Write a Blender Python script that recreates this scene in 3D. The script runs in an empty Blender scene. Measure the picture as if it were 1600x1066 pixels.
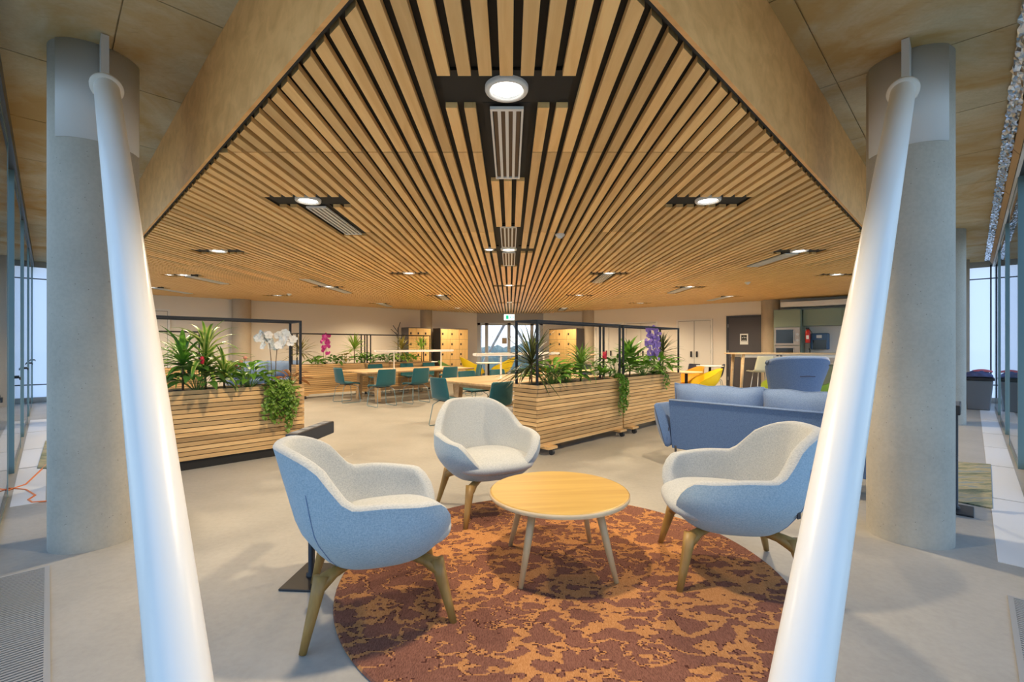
import bpy, math, random
from mathutils import Vector, Matrix, Euler
random.seed(7)
R = math.radians
SC = bpy.context.scene
COL = SC.collection

# ------------------------------------------------------------------ camera, world, exposure
cam = bpy.data.cameras.new('camera'); camo = bpy.data.objects.new('camera', cam); COL.objects.link(camo)
cam.sensor_width = 36.0; cam.lens = 722/1600*36
cam.shift_x = 3/1600; cam.shift_y = 7/1600
cam.clip_start = 0.02; cam.clip_end = 2000
EYE = 1.35; CZ = 2.654; SZ = 3.337          # eye, slat ceiling, concrete soffit
camo.location = (0, 0, EYE); camo.rotation_euler = (R(90), 0, 0)
SC.camera = camo
W = bpy.data.worlds.new('sky'); SC.world = W; W.use_nodes = True
nt = W.node_tree; nt.nodes.clear()
wo = nt.nodes.new('ShaderNodeOutputWorld'); bg = nt.nodes.new('ShaderNodeBackground')
tc = nt.nodes.new('ShaderNodeTexCoord'); sx = nt.nodes.new('ShaderNodeSeparateXYZ'); cr = nt.nodes.new('ShaderNodeValToRGB')
cr.color_ramp.elements[0].position = 0.0; cr.color_ramp.elements[0].color = (0.84, 0.92, 1.0, 1)
cr.color_ramp.elements[1].position = 0.75; cr.color_ramp.elements[1].color = (0.34, 0.54, 0.95, 1)
e = cr.color_ramp.elements.new(0.16); e.color = (0.64, 0.80, 1.0, 1)
nt.links.new(tc.outputs['Generated'], sx.inputs[0]); nt.links.new(sx.outputs['Z'], cr.inputs[0])
nt.links.new(cr.outputs[0], bg.inputs[0]); nt.links.new(bg.outputs[0], wo.inputs[0])
bg.inputs[1].default_value = 1.35
LAMP_W = 165.0                               # watts of one downlight
LAMP_C = (1.0, 0.78, 0.50)
vs = SC.view_settings
SC.display_settings.display_device = 'sRGB'
vs.view_transform = 'Standard'; vs.look = 'None'; vs.gamma = 1.0; vs.use_curve_mapping = False
vs.exposure = 0.66
try:
    SC.cycles.max_bounces = 7; SC.cycles.diffuse_bounces = 4; SC.cycles.glossy_bounces = 2
    SC.cycles.transparent_max_bounces = 8; SC.cycles.transmission_bounces = 4
    SC.cycles.sample_clamp_indirect = 6.0; SC.cycles.caustics_reflective = False; SC.cycles.caustics_refractive = False
except Exception: pass

# ------------------------------------------------------------------ materials
MATS = {}
def _mk(name):
    m = bpy.data.materials.new(name); m.use_nodes = True; MATS[name] = m
    n = m.node_tree.nodes; b = n.get('Principled BSDF')
    return m, n, m.node_tree.links, b
def plain(name, col, rough=.5, metal=0, spec=.5, sheen=0, emit=None, es=1):
    m, n, l, b = _mk(name)
    b.inputs['Base Color'].default_value = (*col, 1); b.inputs['Roughness'].default_value = rough
    b.inputs['Metallic'].default_value = metal; b.inputs['Specular IOR Level'].default_value = spec
    if sheen: b.inputs['Sheen Weight'].default_value = sheen
    if emit: b.inputs['Emission Color'].default_value = (*emit, 1); b.inputs['Emission Strength'].default_value = es
    return m
def coords(n, l, scale=(1,1,1), rot=(0,0,0), kind='Object'):
    t = n.new('ShaderNodeTexCoord'); mp = n.new('ShaderNodeMapping')
    mp.inputs['Scale'].default_value = scale; mp.inputs['Rotation'].default_value = rot
    l.new(t.outputs[kind], mp.inputs[0]); return mp.outputs[0]
def noise(n, l, vec, scale, detail=4, rough=.5, dist=0):
    t = n.new('ShaderNodeTexNoise'); l.new(vec, t.inputs['Vector'])
    t.inputs['Scale'].default_value = scale; t.inputs['Detail'].default_value = detail
    t.inputs['Roughness'].default_value = rough; t.inputs['Distortion'].default_value = dist
    return t.outputs['Fac']
def ramp(n, l, fac, stops, const=False):
    r = n.new('ShaderNodeValToRGB'); l.new(fac, r.inputs[0]); e = r.color_ramp.elements
    if const: r.color_ramp.interpolation = 'CONSTANT'
    while len(e) < len(stops): e.new(.5)
    for q, (p, c) in zip(e, stops): q.position = p; q.color = (*c, 1) if len(c) == 3 else c
    return r.outputs[0]
def mixc(n, l, fac, a, b, mode='MIX'):
    m = n.new('ShaderNodeMix'); m.data_type = 'RGBA'; m.blend_type = mode
    for k, v in ((0, fac), (6, a), (7, b)):
        if isinstance(v, (int, float)): m.inputs[k].default_value = v
        elif isinstance(v, tuple): m.inputs[k].default_value = (*v, 1)
        else: l.new(v, m.inputs[k])
    return m.outputs[2]
def bump(n, l, b, h, strength=.2, dist=.01):
    u = n.new('ShaderNodeBump'); u.inputs['Strength'].default_value = strength; u.inputs['Distance'].default_value = dist
    l.new(h, u.inputs['Height']); l.new(u.outputs[0], b.inputs['Normal'])
def wood(name, c1, c2, axis=0, rough=.45, tint=.25, gscale=1.0, kind='Object'):
    m, n, l, b = _mk(name)
    s = [18*gscale]*3; s[axis] = 1.2*gscale
    v = coords(n, l, tuple(s), kind=kind)
    oi = n.new('ShaderNodeObjectInfo'); va = n.new('ShaderNodeVectorMath'); va.operation = 'ADD'
    mu = n.new('ShaderNodeMath'); mu.operation = 'MULTIPLY'; mu.inputs[1].default_value = 57.0
    l.new(oi.outputs['Random'], mu.inputs[0]); l.new(v, va.inputs[0]); l.new(mu.outputs[0], va.inputs[1])
    f = noise(n, l, va.outputs[0], 1.0, 6, .6, .6)
    c = ramp(n, l, f, [(.30, c2), (.62, c1)])
    mr = n.new('ShaderNodeMapRange'); mr.inputs[3].default_value = 1-tint; mr.inputs[4].default_value = 1+tint*.55
    l.new(oi.outputs['Random'], mr.inputs[0])
    cb = n.new('ShaderNodeCombineColor')
    for i in range(3): l.new(mr.outputs[0], cb.inputs[i])
    c = mixc(n, l, 1.0, c, cb.outputs[0], 'MULTIPLY')
    l.new(c, b.inputs['Base Color']); b.inputs['Roughness'].default_value = rough
    bump(n, l, b, f, .06, .004)
    return m
def fabric(name, c1, c2, scale=260):
    m, n, l, b = _mk(name)
    v = coords(n, l, (1, 1, .35)); f = noise(n, l, v, scale, 2, .7)
    v2 = coords(n, l, (.35, .35, 1)); g = noise(n, l, v2, scale, 2, .7)
    mx = n.new('ShaderNodeMath'); mx.operation = 'ADD'; l.new(f, mx.inputs[0]); l.new(g, mx.inputs[1])
    hf = n.new('ShaderNodeMath'); hf.operation = 'MULTIPLY'; hf.inputs[1].default_value = .5; l.new(mx.outputs[0], hf.inputs[0])
    l.new(ramp(n, l, hf.outputs[0], [(.38, c2), (.60, c1)]), b.inputs['Base Color'])
    b.inputs['Roughness'].default_value = .9; b.inputs['Sheen Weight'].default_value = .25; b.inputs['Specular IOR Level'].default_value = .15
    bump(n, l, b, hf.outputs[0], .35, .003)
    return m
def concrete(name, c1, c2, stain=None, pit=True, rough=.8, sc=1.0, spec=.3):
    m, n, l, b = _mk(name)
    v = coords(n, l); f = noise(n, l, v, 2.2*sc, 8, .62)
    c = ramp(n, l, f, [(.32, c2), (.68, c1)])
    g = noise(n, l, v, 45*sc, 3, .6)
    c = mixc(n, l, .18, c, ramp(n, l, g, [(.35, tuple(x*.78 for x in c2)), (.6, c1)]))
    if stain:
        s = noise(n, l, v, .85, 5, .62, .8)
        c = mixc(n, l, ramp(n, l, s, [(.40, (0,0,0)), (.60, (1,1,1))]), c, stain)
        sv = coords(n, l, (1, 7, 1), (0, 0, R(35))); s2 = noise(n, l, sv, 6, 5, .7)
        c = mixc(n, l, ramp(n, l, s2, [(.56, (0,0,0)), (.80, (.4,.4,.4))]), c, tuple(x*.55 for x in stain))
    if pit:
        vo = n.new('ShaderNodeTexVoronoi'); vo.inputs['Scale'].default_value = 26*sc; l.new(v, vo.inputs['Vector'])
        c = mixc(n, l, ramp(n, l, vo.outputs['Distance'], [(.05, (.8,.8,.8)), (.09, (0,0,0))]), c, tuple(x*.35 for x in c2))
    l.new(c, b.inputs['Base Color']); b.inputs['Roughness'].default_value = rough; b.inputs['Specular IOR Level'].default_value = spec
    bump(n, l, b, g, .12, .006)
    return m
def leafm(name, c1, c2, rough=.4, edge=None):
    m, n, l, b = _mk(name)
    oi = n.new('ShaderNodeObjectInfo'); v = coords(n, l, (6, 60, 6)); f = noise(n, l, v, 1, 3)
    c = ramp(n, l, f, [(.35, c1), (.65, c2)])
    mr = n.new('ShaderNodeMapRange'); mr.inputs[3].default_value = .6; mr.inputs[4].default_value = 1.3; l.new(oi.outputs['Random'], mr.inputs[0])
    cb = n.new('ShaderNodeCombineColor')
    for i in range(3): l.new(mr.outputs[0], cb.inputs[i])
    c = mixc(n, l, 1.0, c, cb.outputs[0], 'MULTIPLY')
    if edge:                                    # pale variegated margins: across the leaf (object y)
        t = n.new('ShaderNodeTexCoord'); s = n.new('ShaderNodeSeparateXYZ'); l.new(t.outputs['Object'], s.inputs[0])
        a = n.new('ShaderNodeMath'); a.operation = 'ABSOLUTE'; l.new(s.outputs['Y'], a.inputs[0])
        c = mixc(n, l, ramp(n, l, a.outputs[0], [(.007, (0,0,0)), (.011, (1,1,1))]), c, edge)
    l.new(c, b.inputs['Base Color']); b.inputs['Roughness'].default_value = rough
    tl = n.new('ShaderNodeBsdfTranslucent'); mx = n.new('ShaderNodeMixShader'); mx.inputs[0].default_value = .38; l.new(c, tl.inputs[0])
    l.new(b.outputs[0], mx.inputs[1]); l.new(tl.outputs[0], mx.inputs[2]); l.new(mx.outputs[0], n['Material Output'].inputs[0])
    return m
def glass(name, tint=(.9,.95,.96), refl_rough=.02):
    m = bpy.data.materials.new(name); m.use_nodes = True; MATS[name] = m
    n = m.node_tree.nodes; l = m.node_tree.links; n.clear()
    o = n.new('ShaderNodeOutputMaterial'); mx = n.new('ShaderNodeMixShader'); t = n.new('ShaderNodeBsdfTransparent'); g = n.new('ShaderNodeBsdfGlossy')
    w = n.new('ShaderNodeLayerWeight'); w.inputs[0].default_value = .5
    pw = n.new('ShaderNodeMath'); pw.operation = 'POWER'; pw.inputs[1].default_value = 5; l.new(w.outputs['Facing'], pw.inputs[0])
    f = n.new('ShaderNodeMath'); f.operation = 'MULTIPLY_ADD'; f.inputs[1].default_value = .95; f.inputs[2].default_value = .05; l.new(pw.outputs[0], f.inputs[0])
    t.inputs[0].default_value = (*tint, 1); g.inputs['Roughness'].default_value = refl_rough
    l.new(f.outputs[0], mx.inputs[0]); l.new(t.outputs[0], mx.inputs[1]); l.new(g.outputs[0], mx.inputs[2]); l.new(mx.outputs[0], o.inputs[0])
    return m

wood('slat_wood', (.93,.61,.26), (.80,.475,.175), axis=1, tint=.24, kind='Object')
wood('ply', (.90,.49,.18), (.72,.36,.115), axis=0, tint=.05, gscale=.5)
wood('planter_wood', (.68,.45,.21), (.48,.28,.11), axis=0, tint=.36)
wood('oak_top', (.44,.285,.075), (.35,.21,.05), axis=0, tint=.03, gscale=.8)
wood('pale_oak', (.76,.58,.36), (.66,.47,.26), axis=0, tint=.05)
wood('leg_oak', (.34,.20,.055), (.24,.13,.033), axis=2, tint=.05)
wood('pale_leg', (.62,.44,.24), (.5,.33,.17), axis=2, tint=.05)
wood('locker_wood', (.72,.48,.20), (.60,.38,.14), axis=2, tint=.06)
wood('table_wood', (.58,.40,.22), (.44,.28,.135), axis=0, tint=.05)
fabric('fab_inner', (.45,.465,.465), (.31,.335,.35)); fabric('fab_outer', (.37,.48,.57), (.24,.35,.45))  # outer cover tinted bluer than the inner: blue daylight put into its colour
fabric('fab_blue', (.115,.20,.39), (.065,.12,.26)); fabric('fab_cushion', (.19,.28,.46), (.115,.18,.34)); fabric('fab_wing', (.17,.25,.42), (.09,.15,.30))
fabric('fab_teal', (.028,.135,.165), (.016,.09,.115))
fabric('fab_dark', (.05,.055,.10), (.03,.035,.06))
concrete('column_concrete', (.47,.45,.40), (.38,.365,.325)); concrete('far_column', (.50,.42,.32), (.44,.36,.27), pit=False)
concrete('soffit_concrete', (.66,.58,.40), (.50,.44,.295), stain=(.47,.31,.12), pit=False)
concrete('floor_concrete', (.38,.365,.335), (.30,.29,.265), pit=False, rough=.42, sc=.6, spec=.4)
plain('black', (.012,.011,.010), .75); plain('black_metal', (.018,.019,.024), .45, .3); plain('black_plastic', (.02,.021,.026), .4)
plain('white_paint', (.80,.80,.79), .28); plain('white_satin', (.78,.77,.74), .45); plain('sleeve_grey', (.62,.64,.66), .45)
plain('wall_paint', (.80,.735,.65), .8); plain('wall_white', (.78,.76,.73), .7); plain('window_wall', (.42,.40,.39), .8)
plain('teal_frame', (.16,.28,.335), .35, .1); plain('dark_frame', (.055,.062,.075), .4, .2); plain('alu', (.50,.50,.50), .4, .6)
plain('foil', (.75,.78,.82), .22, 1.0); plain('beige_board', (.62,.46,.28), .5)
plain('door_dark', (.075,.07,.08), .45); plain('door_white', (.76,.73,.68), .5)
plain('sage', (.24,.30,.23), .5); plain('steel', (.42,.36,.31), .3, .9); plain('screen', (.01,.011,.013), .1)
plain('red', (.55,.02,.015), .3); plain('dispenser_blue', (.045,.12,.26), .25); plain('paper', (.85,.85,.84), .6)
plain('yellow', (.85,.62,.005), .5); plain('amber', (.80,.36,.01), .5); plain('green_shell', (.15,.32,.07), .5); plain('pale_shell', (.60,.60,.46), .5); plain('lime', (.42,.58,.03), .5)
plain('orange_cable', (.75,.20,.05), .5); plain('bin_grey', (.13,.155,.19), .5); plain('pink', (.70,.16,.18), .7); plain('navy_cloth', (.08,.10,.22), .9)
plain('soil', (.025,.018,.012), .95); plain('bark', (.16,.105,.06), .9); plain('stem_green', (.12,.22,.05), .6)
plain('lamp_glow', (.9,.9,.9), .5, emit=(1,.95,.86), es=9.0); plain('bar_glow', (.9,.9,.9), .5, emit=(1,.96,.9), es=.5)
plain('exit_white', (.9,.95,.9), .5, emit=(.75,1,.95), es=1.5); plain('exit_green', (.02,.45,.22), .5, emit=(.02,.6,.3), es=.6)
plain('petal_white', (.88,.86,.84), .6); plain('petal_magenta', (.62,.05,.32), .6); plain('petal_purple', (.36,.24,.72), .6); plain('petal_red', (.62,.015,.06), .5); plain('petal_pink', (.80,.32,.24), .5)
plain('petal_yellow', (.75,.5,.12), .6)
leafm('leaf_mid', (.09,.25,.028), (.18,.40,.05)); leafm('leaf_dark', (.04,.12,.022), (.09,.21,.04)); leafm('leaf_lime', (.20,.36,.05), (.34,.52,.09))
leafm('leaf_spike', (.045,.055,.022), (.085,.11,.04)); leafm('leaf_varieg', (.09,.25,.03), (.16,.36,.05), edge=(.58,.66,.20)); leafm('leaf_ivy', (.18,.36,.04), (.32,.52,.10)); leafm('leaf_gold', (.22,.20,.04), (.36,.30,.07)); leafm('leaf_red', (.25,.09,.03), (.36,.17,.05))
leafm('tree_green', (.10,.20,.12), (.20,.32,.18))
glass('glass'); glass('glass_clear', (.97,.98,.99))
plain('bounce_ground', (.66,.53,.38), .9)  # outside ground coloured pale and warm to bounce light onto soffit and bulkheads
# frosted end glazing
m_, n_, l_, b_ = _mk('frosted'); b_.inputs['Base Color'].default_value = (.82,.86,.93,1); b_.inputs['Roughness'].default_value = .4
n_.remove(b_); tr = n_.new('ShaderNodeBsdfTranslucent'); tr.inputs[0].default_value = (.86,.90,.97,1); tp = n_.new('ShaderNodeBsdfTransparent'); ms = n_.new('ShaderNodeMixShader'); ms.inputs[0].default_value = .15
l_.new(tr.outputs[0], ms.inputs[1]); l_.new(tp.outputs[0], ms.inputs[2]); l_.new(ms.outputs[0], n_['Material Output'].inputs[0])
# rug: eroded blocks of dark brown pile on an orange ground
m_, n_, l_, b_ = _mk('rug')
v = coords(n_, l_); sn = n_.new('ShaderNodeVectorMath'); sn.operation = 'SNAP'; sn.inputs[1].default_value = (.0075,.0075,.0075); l_.new(v, sn.inputs[0])
mp = n_.new('ShaderNodeMapping'); mp.inputs['Scale'].default_value = (1.0,1.5,1); mp.inputs['Rotation'].default_value = (0,0,.25); l_.new(sn.outputs[0], mp.inputs[0])
f1 = noise(n_, l_, mp.outputs[0], 5.0, 3.2, .6, .15); f2 = noise(n_, l_, mp.outputs[0], 1.5, 2, .5)
def mth(op, a, b):
    q = n_.new('ShaderNodeMath'); q.operation = op
    for i, v_ in enumerate((a, b)):
        if isinstance(v_, float): q.inputs[i].default_value = v_
        else: l_.new(v_, q.inputs[i])
    return q.outputs[0]
dv = mth('ABSOLUTE', mth('SUBTRACT', f1, .5), 0.0); wd = mth('MULTIPLY', mth('SUBTRACT', f2, .32), .23); dd = mth('SUBTRACT', dv, wd)
mask = mth('LESS_THAN', dd, 0.0); mk2 = mth('MULTIPLY', mth('GREATER_THAN', dd, 0.0), mth('LESS_THAN', dd, .007))
vf = coords(n_, l_, (14, 2.5, 1)); pf = noise(n_, l_, vf, 28, 2, .7)
brown = ramp(n_, l_, pf, [(.35, (.125,.05,.034)), (.66, (.25,.115,.08))]); oran = ramp(n_, l_, pf, [(.35, (.33,.14,.05)), (.66, (.50,.25,.10))])
c_ = mixc(n_, l_, mask, brown, oran); c_ = mixc(n_, l_, mk2, c_, (.07,.025,.018)); l_.new(c_, b_.inputs['Base Color'])
b_.inputs['Roughness'].default_value = .95; b_.inputs['Specular IOR Level'].default_value = .1
bump(n_, l_, b_, pf, .5, .006)
# runner rugs in the corridors
m_, n_, l_, b_ = _mk('runner'); v = coords(n_, l_, (1,6,1)); f1 = noise(n_, l_, v, 1.3, 6, .75)
l_.new(ramp(n_, l_, f1, [(.34,(.05,.07,.05)),(.44,(.16,.19,.12)),(.52,(.36,.31,.18)),(.6,(.14,.20,.22)),(.7,(.40,.38,.30))]), b_.inputs['Base Color']); b_.inputs['Roughness'].default_value = .95

# ------------------------------------------------------------------ mesh helpers
class MB:
    def __init__(s): s.v = []; s.f = []
    def add(s, vs, fs):
        o = len(s.v); s.v += [tuple(p) for p in vs]; s.f += [tuple(i+o for i in q) for q in fs]; return s
    def box(s, c, d, rz=0, M=None):
        x, y, z = d[0]/2, d[1]/2, d[2]/2; q = []
        rot = M if M is not None else Matrix.Rotation(rz, 3, 'Z')
        for i in (-1,1):
            for j in (-1,1):
                for k in (-1,1): q.append(Vector(c)+rot @ Vector((i*x, j*y, k*z)))
        return s.add(q, [(0,1,3,2),(4,6,7,5),(0,4,5,1),(2,3,7,6),(0,2,6,4),(1,5,7,3)])
    def bx(s, x0, x1, y0, y1, z0, z1): return s.box(((x0+x1)/2,(y0+y1)/2,(z0+z1)/2), (x1-x0,y1-y0,z1-z0))
    def tube(s, path, r, n=10, caps=True, sq=None):
        P = [Vector(p) for p in path]; rs = r if isinstance(r, (list, tuple)) else [r]*len(P)
        up = None; rings = []
        for i, p in enumerate(P):
            t = (P[min(i+1,len(P)-1)]-P[max(i-1,0)]).normalized()
            if up is None: up = Vector((0,0,1)) if abs(t.z) < .9 else Vector((1,0,0))
            a = t.cross(up).normalized(); up = a.cross(t).normalized()
            ph = math.pi/4 if sq else 0
            rings.append([p+(a*math.cos(2*math.pi*k/n+ph)+up*math.sin(2*math.pi*k/n+ph))*rs[i] for k in range(n)])
        vs = [q for g in rings for q in g]; fs = []
        for i in range(len(P)-1):
            for k in range(n):
                k2 = (k+1) % n; fs.append((i*n+k, i*n+k2, (i+1)*n+k2, (i+1)*n+k))
        if caps: fs.append(tuple(range(n-1,-1,-1))); fs.append(tuple(range((len(P)-1)*n, len(P)*n)))
        return s.add(vs, fs)
    def lathe(s, prof, n=32, c=(0,0,0), a0=0, a1=2*math.pi):
        full = abs(a1-a0-2*math.pi) < 1e-6; m = n if full else n+1; vs = []
        for r, z in prof:
            for k in range(m):
                a = a0+(a1-a0)*k/n; vs.append((c[0]+r*math.cos(a), c[1]+r*math.sin(a), c[2]+z))
        fs = []
        for i in range(len(prof)-1):
            for k in range(n):
                k2 = (k+1) % m; fs.append((i*m+k, i*m+k2, (i+1)*m+k2, (i+1)*m+k))
        return s.add(vs, fs)
    def disc(s, c, r, n=32, up=True):
        return s.add([(c[0]+r*math.cos(2*math.pi*k/n), c[1]+r*math.sin(2*math.pi*k/n), c[2]) for k in range(n)], [tuple(range(n)) if up else tuple(range(n-1,-1,-1))])
    def prism(s, poly, z0, z1):
        n = len(poly); vs = [(x,y,z0) for x,y in poly]+[(x,y,z1) for x,y in poly]
        return s.add(vs, [tuple(range(n-1,-1,-1)), tuple(range(n,2*n))]+[(i,(i+1)%n,(i+1)%n+n,i+n) for i in range(n)])
    def grid(s, fn, nu, nv, cu=False, cv=False):
        mu = nu if cu else nu+1; mv = nv if cv else nv+1
        vs = [fn(i/nu, j/nv) for i in range(mu) for j in range(mv)]; fs = []
        for i in range(nu):
            for j in range(nv):
                i2 = (i+1) % mu; j2 = (j+1) % mv; fs.append((i*mv+j, i2*mv+j, i2*mv+j2, i*mv+j2))
        return s.add(vs, fs)
    def mesh(s, name, m, smooth=False):
        me = bpy.data.meshes.new(name); me.from_pydata(s.v, [], s.f); me.update()
        me.materials.append(MATS[m] if isinstance(m, str) else m)
        if smooth:
            me.polygons.foreach_set('use_smooth', [True]*len(me.polygons))
        return me
    def build(s, name, m, parent=None, smooth=False, bevel=0, solid=0, subsurf=0, loc=None, rot=None):
        o = bpy.data.objects.new(name, s.mesh(name, m, smooth)); COL.objects.link(o); o.parent = parent
        if loc: o.location = loc
        if rot: o.rotation_euler = rot
        if solid:
            q = o.modifiers.new('solid', 'SOLIDIFY'); q.thickness = solid; q.offset = 0
        if bevel:
            q = o.modifiers.new('bevel', 'BEVEL'); q.width = bevel; q.segments = 2; q.limit_method = 'ANGLE'; q.angle_limit = R(40)
        if subsurf:
            q = o.modifiers.new('sub', 'SUBSURF'); q.levels = subsurf; q.render_levels = subsurf
        if smooth is True and (bevel or solid):
            try: o.data.set_sharp_from_angle(angle=R(50))
            except Exception: pass
        return o
def tag(o, label=None, cat=None, group=None, kind=None):
    if label: o['label'] = label
    if cat: o['category'] = cat
    if group: o['group'] = group
    if kind: o['kind'] = kind
    return o
def thing(name, label, cat, loc=(0,0,0), rz=0, group=None, kind=None):
    o = bpy.data.objects.new(name, None); COL.objects.link(o); o.location = loc; o.rotation_euler = (0,0,rz); o.empty_display_size = .1
    return tag(o, label, cat, group, kind)
def copy_tree(o, parent=None):
    c = o.copy(); COL.objects.link(c); c.parent = parent
    for ch in list(o.children): copy_tree(ch, c)
    return c
def dup(o, loc, rz, label, group=None):
    c = copy_tree(o); c.location = loc; c.rotation_euler = (0,0,rz); c['label'] = label
    if group: c['group'] = group
    return c
def inst(me, name, parent, loc=(0,0,0), rot=(0,0,0), scale=(1,1,1)):
    o = bpy.data.objects.new(name, me); COL.objects.link(o); o.parent = parent; o.location = loc; o.rotation_euler = rot; o.scale = scale; return o
def sstep(a, b, x):
    t = max(0, min(1, (x-a)/(b-a))); return t*t*(3-2*t)
S2 = math.sqrt(.5)
# ------------------------------------------------------------------ the setting
F = 722.0
def fl(px, py, z=0.0):                       # where a sight line meets the level z (metres)
    k = (EYE-z)/(py-540); return Vector(((px-797)*k, F*k, z))
def fac(side, p, d): return ((p+d)/2*side, (p-d)/2)
def facbox(mb, side, p0, p1, d0, d1, z0, z1):
    q = [fac(side,p0,d0), fac(side,p1,d0), fac(side,p1,d1), fac(side,p0,d1)]
    if side > 0: q.reverse()
    return mb.prism(q, z0, z1)
UR = Vector((.754,-.656)); NR = Vector((-.656,-.754))
def wl(side, u, off=0.0, z=0.0):              # a point on the back wall: u along it from the window, off into the room
    x = 1.35+UR.x*u+NR.x*off; y = 18.75+UR.y*u+NR.y*off; return Vector((x*side, y, z))
def wu(px, off=0.0):                          # distance along the wall that shows at picture column px
    k = abs(px-797)/F
    return (k*(18.75+NR.y*off)-1.35-NR.x*off)/(UR.x-k*UR.y)
def wallbox(mb, side, u0, u1, o0, o1, z0, z1):
    q = [wl(side,u0,o0), wl(side,u1,o0), wl(side,u1,o1), wl(side,u0,o1)]
    q = [(a.x,a.y) for a in q]
    if side > 0: q.reverse()
    return mb.prism(q, z0, z1)
def wrz(side): return math.atan2(UR.y, UR.x*side) if side > 0 else math.atan2(-UR.y, UR.x)
DL, DR = .355, .50                            # inner face of the left and right glass fronts

# floor, with the perimeter trench along the glass
fp = [fac(-1,-.45,.75), (0,-.8), fac(1,-.45,.75), fac(1,22.5,.75), (1.6,19.4), (-1.6,19.4), fac(-1,22.5,.75)]
floor = tag(MB().prism([fp[i] for i in (1,2,3,4,5,6,0)], -.2, 0).build('floor', 'floor_concrete'), kind='structure')
def grille(side, p0, p1, d0, d1, lab):
    t = thing('floor_grille', lab, 'grille')
    m = MB(); facbox(m, side, p0, p1, d0, d0+.03, .0, .006); facbox(m, side, p0, p1, d1-.03, d1, .0, .006); facbox(m, side, p1-.03, p1, d0+.03, d1-.03, .0, .006); m.build('frame', 'alu', t)
    facbox(MB(), side, p0, p1, d0+.03, d1-.03, .0005, .0015).build('well', 'black', t)
    m = MB(); k = p0
    while k < p1-.05: facbox(m, side, k, k+.017, d0+.03, d1-.03, .0015, .006); k += .032
    tag(m.build('bar', 'alu', t), kind='stuff')
grille(-1, .3, 5.64, -.01, .33, 'metal linear floor grille along the left glass front')
grille(1, .5, 5.17, .19, .47, 'metal linear floor grille along the right glass front')
plate = MB()
for side, d0, d1, ps in ((1, .16, .46, (5.9, 8.35, 10.6, 12.5, 14.4, 17.0, 19.5)), (-1, .02, .32, (8.0, 10.4, 12.2, 14.6, 17.0))):
    for a, b in zip(ps, ps[1:]):
        facbox(MB(), side, a+.02, b-.02, d0, d1, 0, .004).build('plate', 'sleeve_grey', floor)

# concrete soffit with its formwork panels
soff = tag(MB().prism([fp[i] for i in (1,2,3,4,5,6,0)], SZ+.012, SZ+.2).build('ceiling_soffit', 'soffit_concrete'), kind='structure')
def soffit_panels(side, ds, p0, step):
    for d0, d1 in zip(ds, ds[1:]):
        p = p0
        while p < 22:
            m = MB(); a, b = p+.008, p+step-.008
            facbox(m, side, a, b, d0+.006, d1-.006, SZ, SZ+.012); m.build('panel', 'soffit_concrete', soff); p += step
soffit_panels(1, (-1.2, -1.02, .30), 5.97-1.79*4, 1.79)
soffit_panels(-1, (-1.2, -.43, .36), 4.69-1.79*3, 1.79)

# slatted timber ceiling -----------------------------------------------------------------
XO = -.018; PITCH = .1012; SW = .0628
CL, CRR = 1.148, 1.23                         # where the slats meet the left and right bulkheads
def y_start(x): return (CL-x if x < -.04 else CRR+x)+.035
def y_end(x): return 18.75 if abs(x) < 1.35 else 18.75-.87*(abs(x)-1.35)
lamps = [(0,2.385,'f'), (-1.83,4.21,'f'), (1.78,4.21,''), (-4.05,6.44,''), (0,6.36,'fn+'), (4.0,6.44,'f'), (-6.1,8.62,'f+'), (-1.83,8.41,''), (1.78,8.41,'f'), (6.02,8.56,''),
         (-4.06,10.35,'fn'), (0,10.12,''), (3.98,10.35,'f'), (-8.15,10.45,'f'), (-6.05,12.1,''), (-1.82,12.08,'f'), (1.76,12.08,''), (5.9,12.3,'f'), (0,14.1,''), (-4.05,14.4,'f'), (4.0,14.3,''), (-1.84,16.2,''), (1.87,16.2,'f')]
holes = []
def snap(x): return round((x-XO)/PITCH)*PITCH+XO
L2 = []
for x, y, fl_ in lamps:
    x = snap(x); holes.append((x-3.5*PITCH, x+3.5*PITCH, y-.15, y+.15)); L2.append((x, y, fl_))
    if 'f' in fl_: holes.append((x-1.5*PITCH, x+1.5*PITCH, y+.15, y+1.28))
    if 'n' in fl_: holes.append((x-1.5*PITCH, x+1.5*PITCH, y-1.28, y-.15))
poly = [(-.04, CL+.0), (10.1, CRR+10.1), (10.1, 11.1), (1.35, 18.75), (-1.35, 18.75), (-10.1, 11.1), (-10.1, CL+10.1)]
ceiling = tag(MB().prism(poly, CZ+.045, CZ+.06).build('ceiling', 'black'), kind='structure')
joints = [0, 3.118, 5.32, 7.53, 9.35, 11.3, 13.15, 15.0, 16.9, 19]
pieces = []
n0 = int(9.9/PITCH)
for i in range(-n0, n0+1):
    x = XO+i*PITCH; ya, yb = y_start(x), y_end(x)-.005
    cuts = sorted((h[2], h[3]) for h in holes if h[0] < x < h[1])
    for a, b in zip(joints, joints[1:]):
        segs = [(max(a+.007, ya), min(b-.007, yb))]
        for c0, c1 in cuts:
            ns = []
            for s0, s1 in segs:
                if c1 <= s0 or c0 >= s1: ns.append((s0, s1)); continue
                if c0-s0 > .02: ns.append((s0, c0))
                if s1-c1 > .02: ns.append((c1, s1))
            segs = ns
        for s0, s1 in segs:
            if s1-s0 > .03:
                area = SW*F*F*(CZ-EYE)*.5*(1/s0**2-1/s1**2) if s0 > 1.6 else 9e5
                if abs(x)/max(s0,.1) > 1.15 and abs(x)/s1 > 1.15: area = 0
                pieces.append((area, x, s0, s1, abs(s0-ya) < 1e-6))
pieces.sort(key=lambda q: -q[0])
UNIT = {}
rest = MB(); z0, z1 = CZ, CZ+.032
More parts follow.
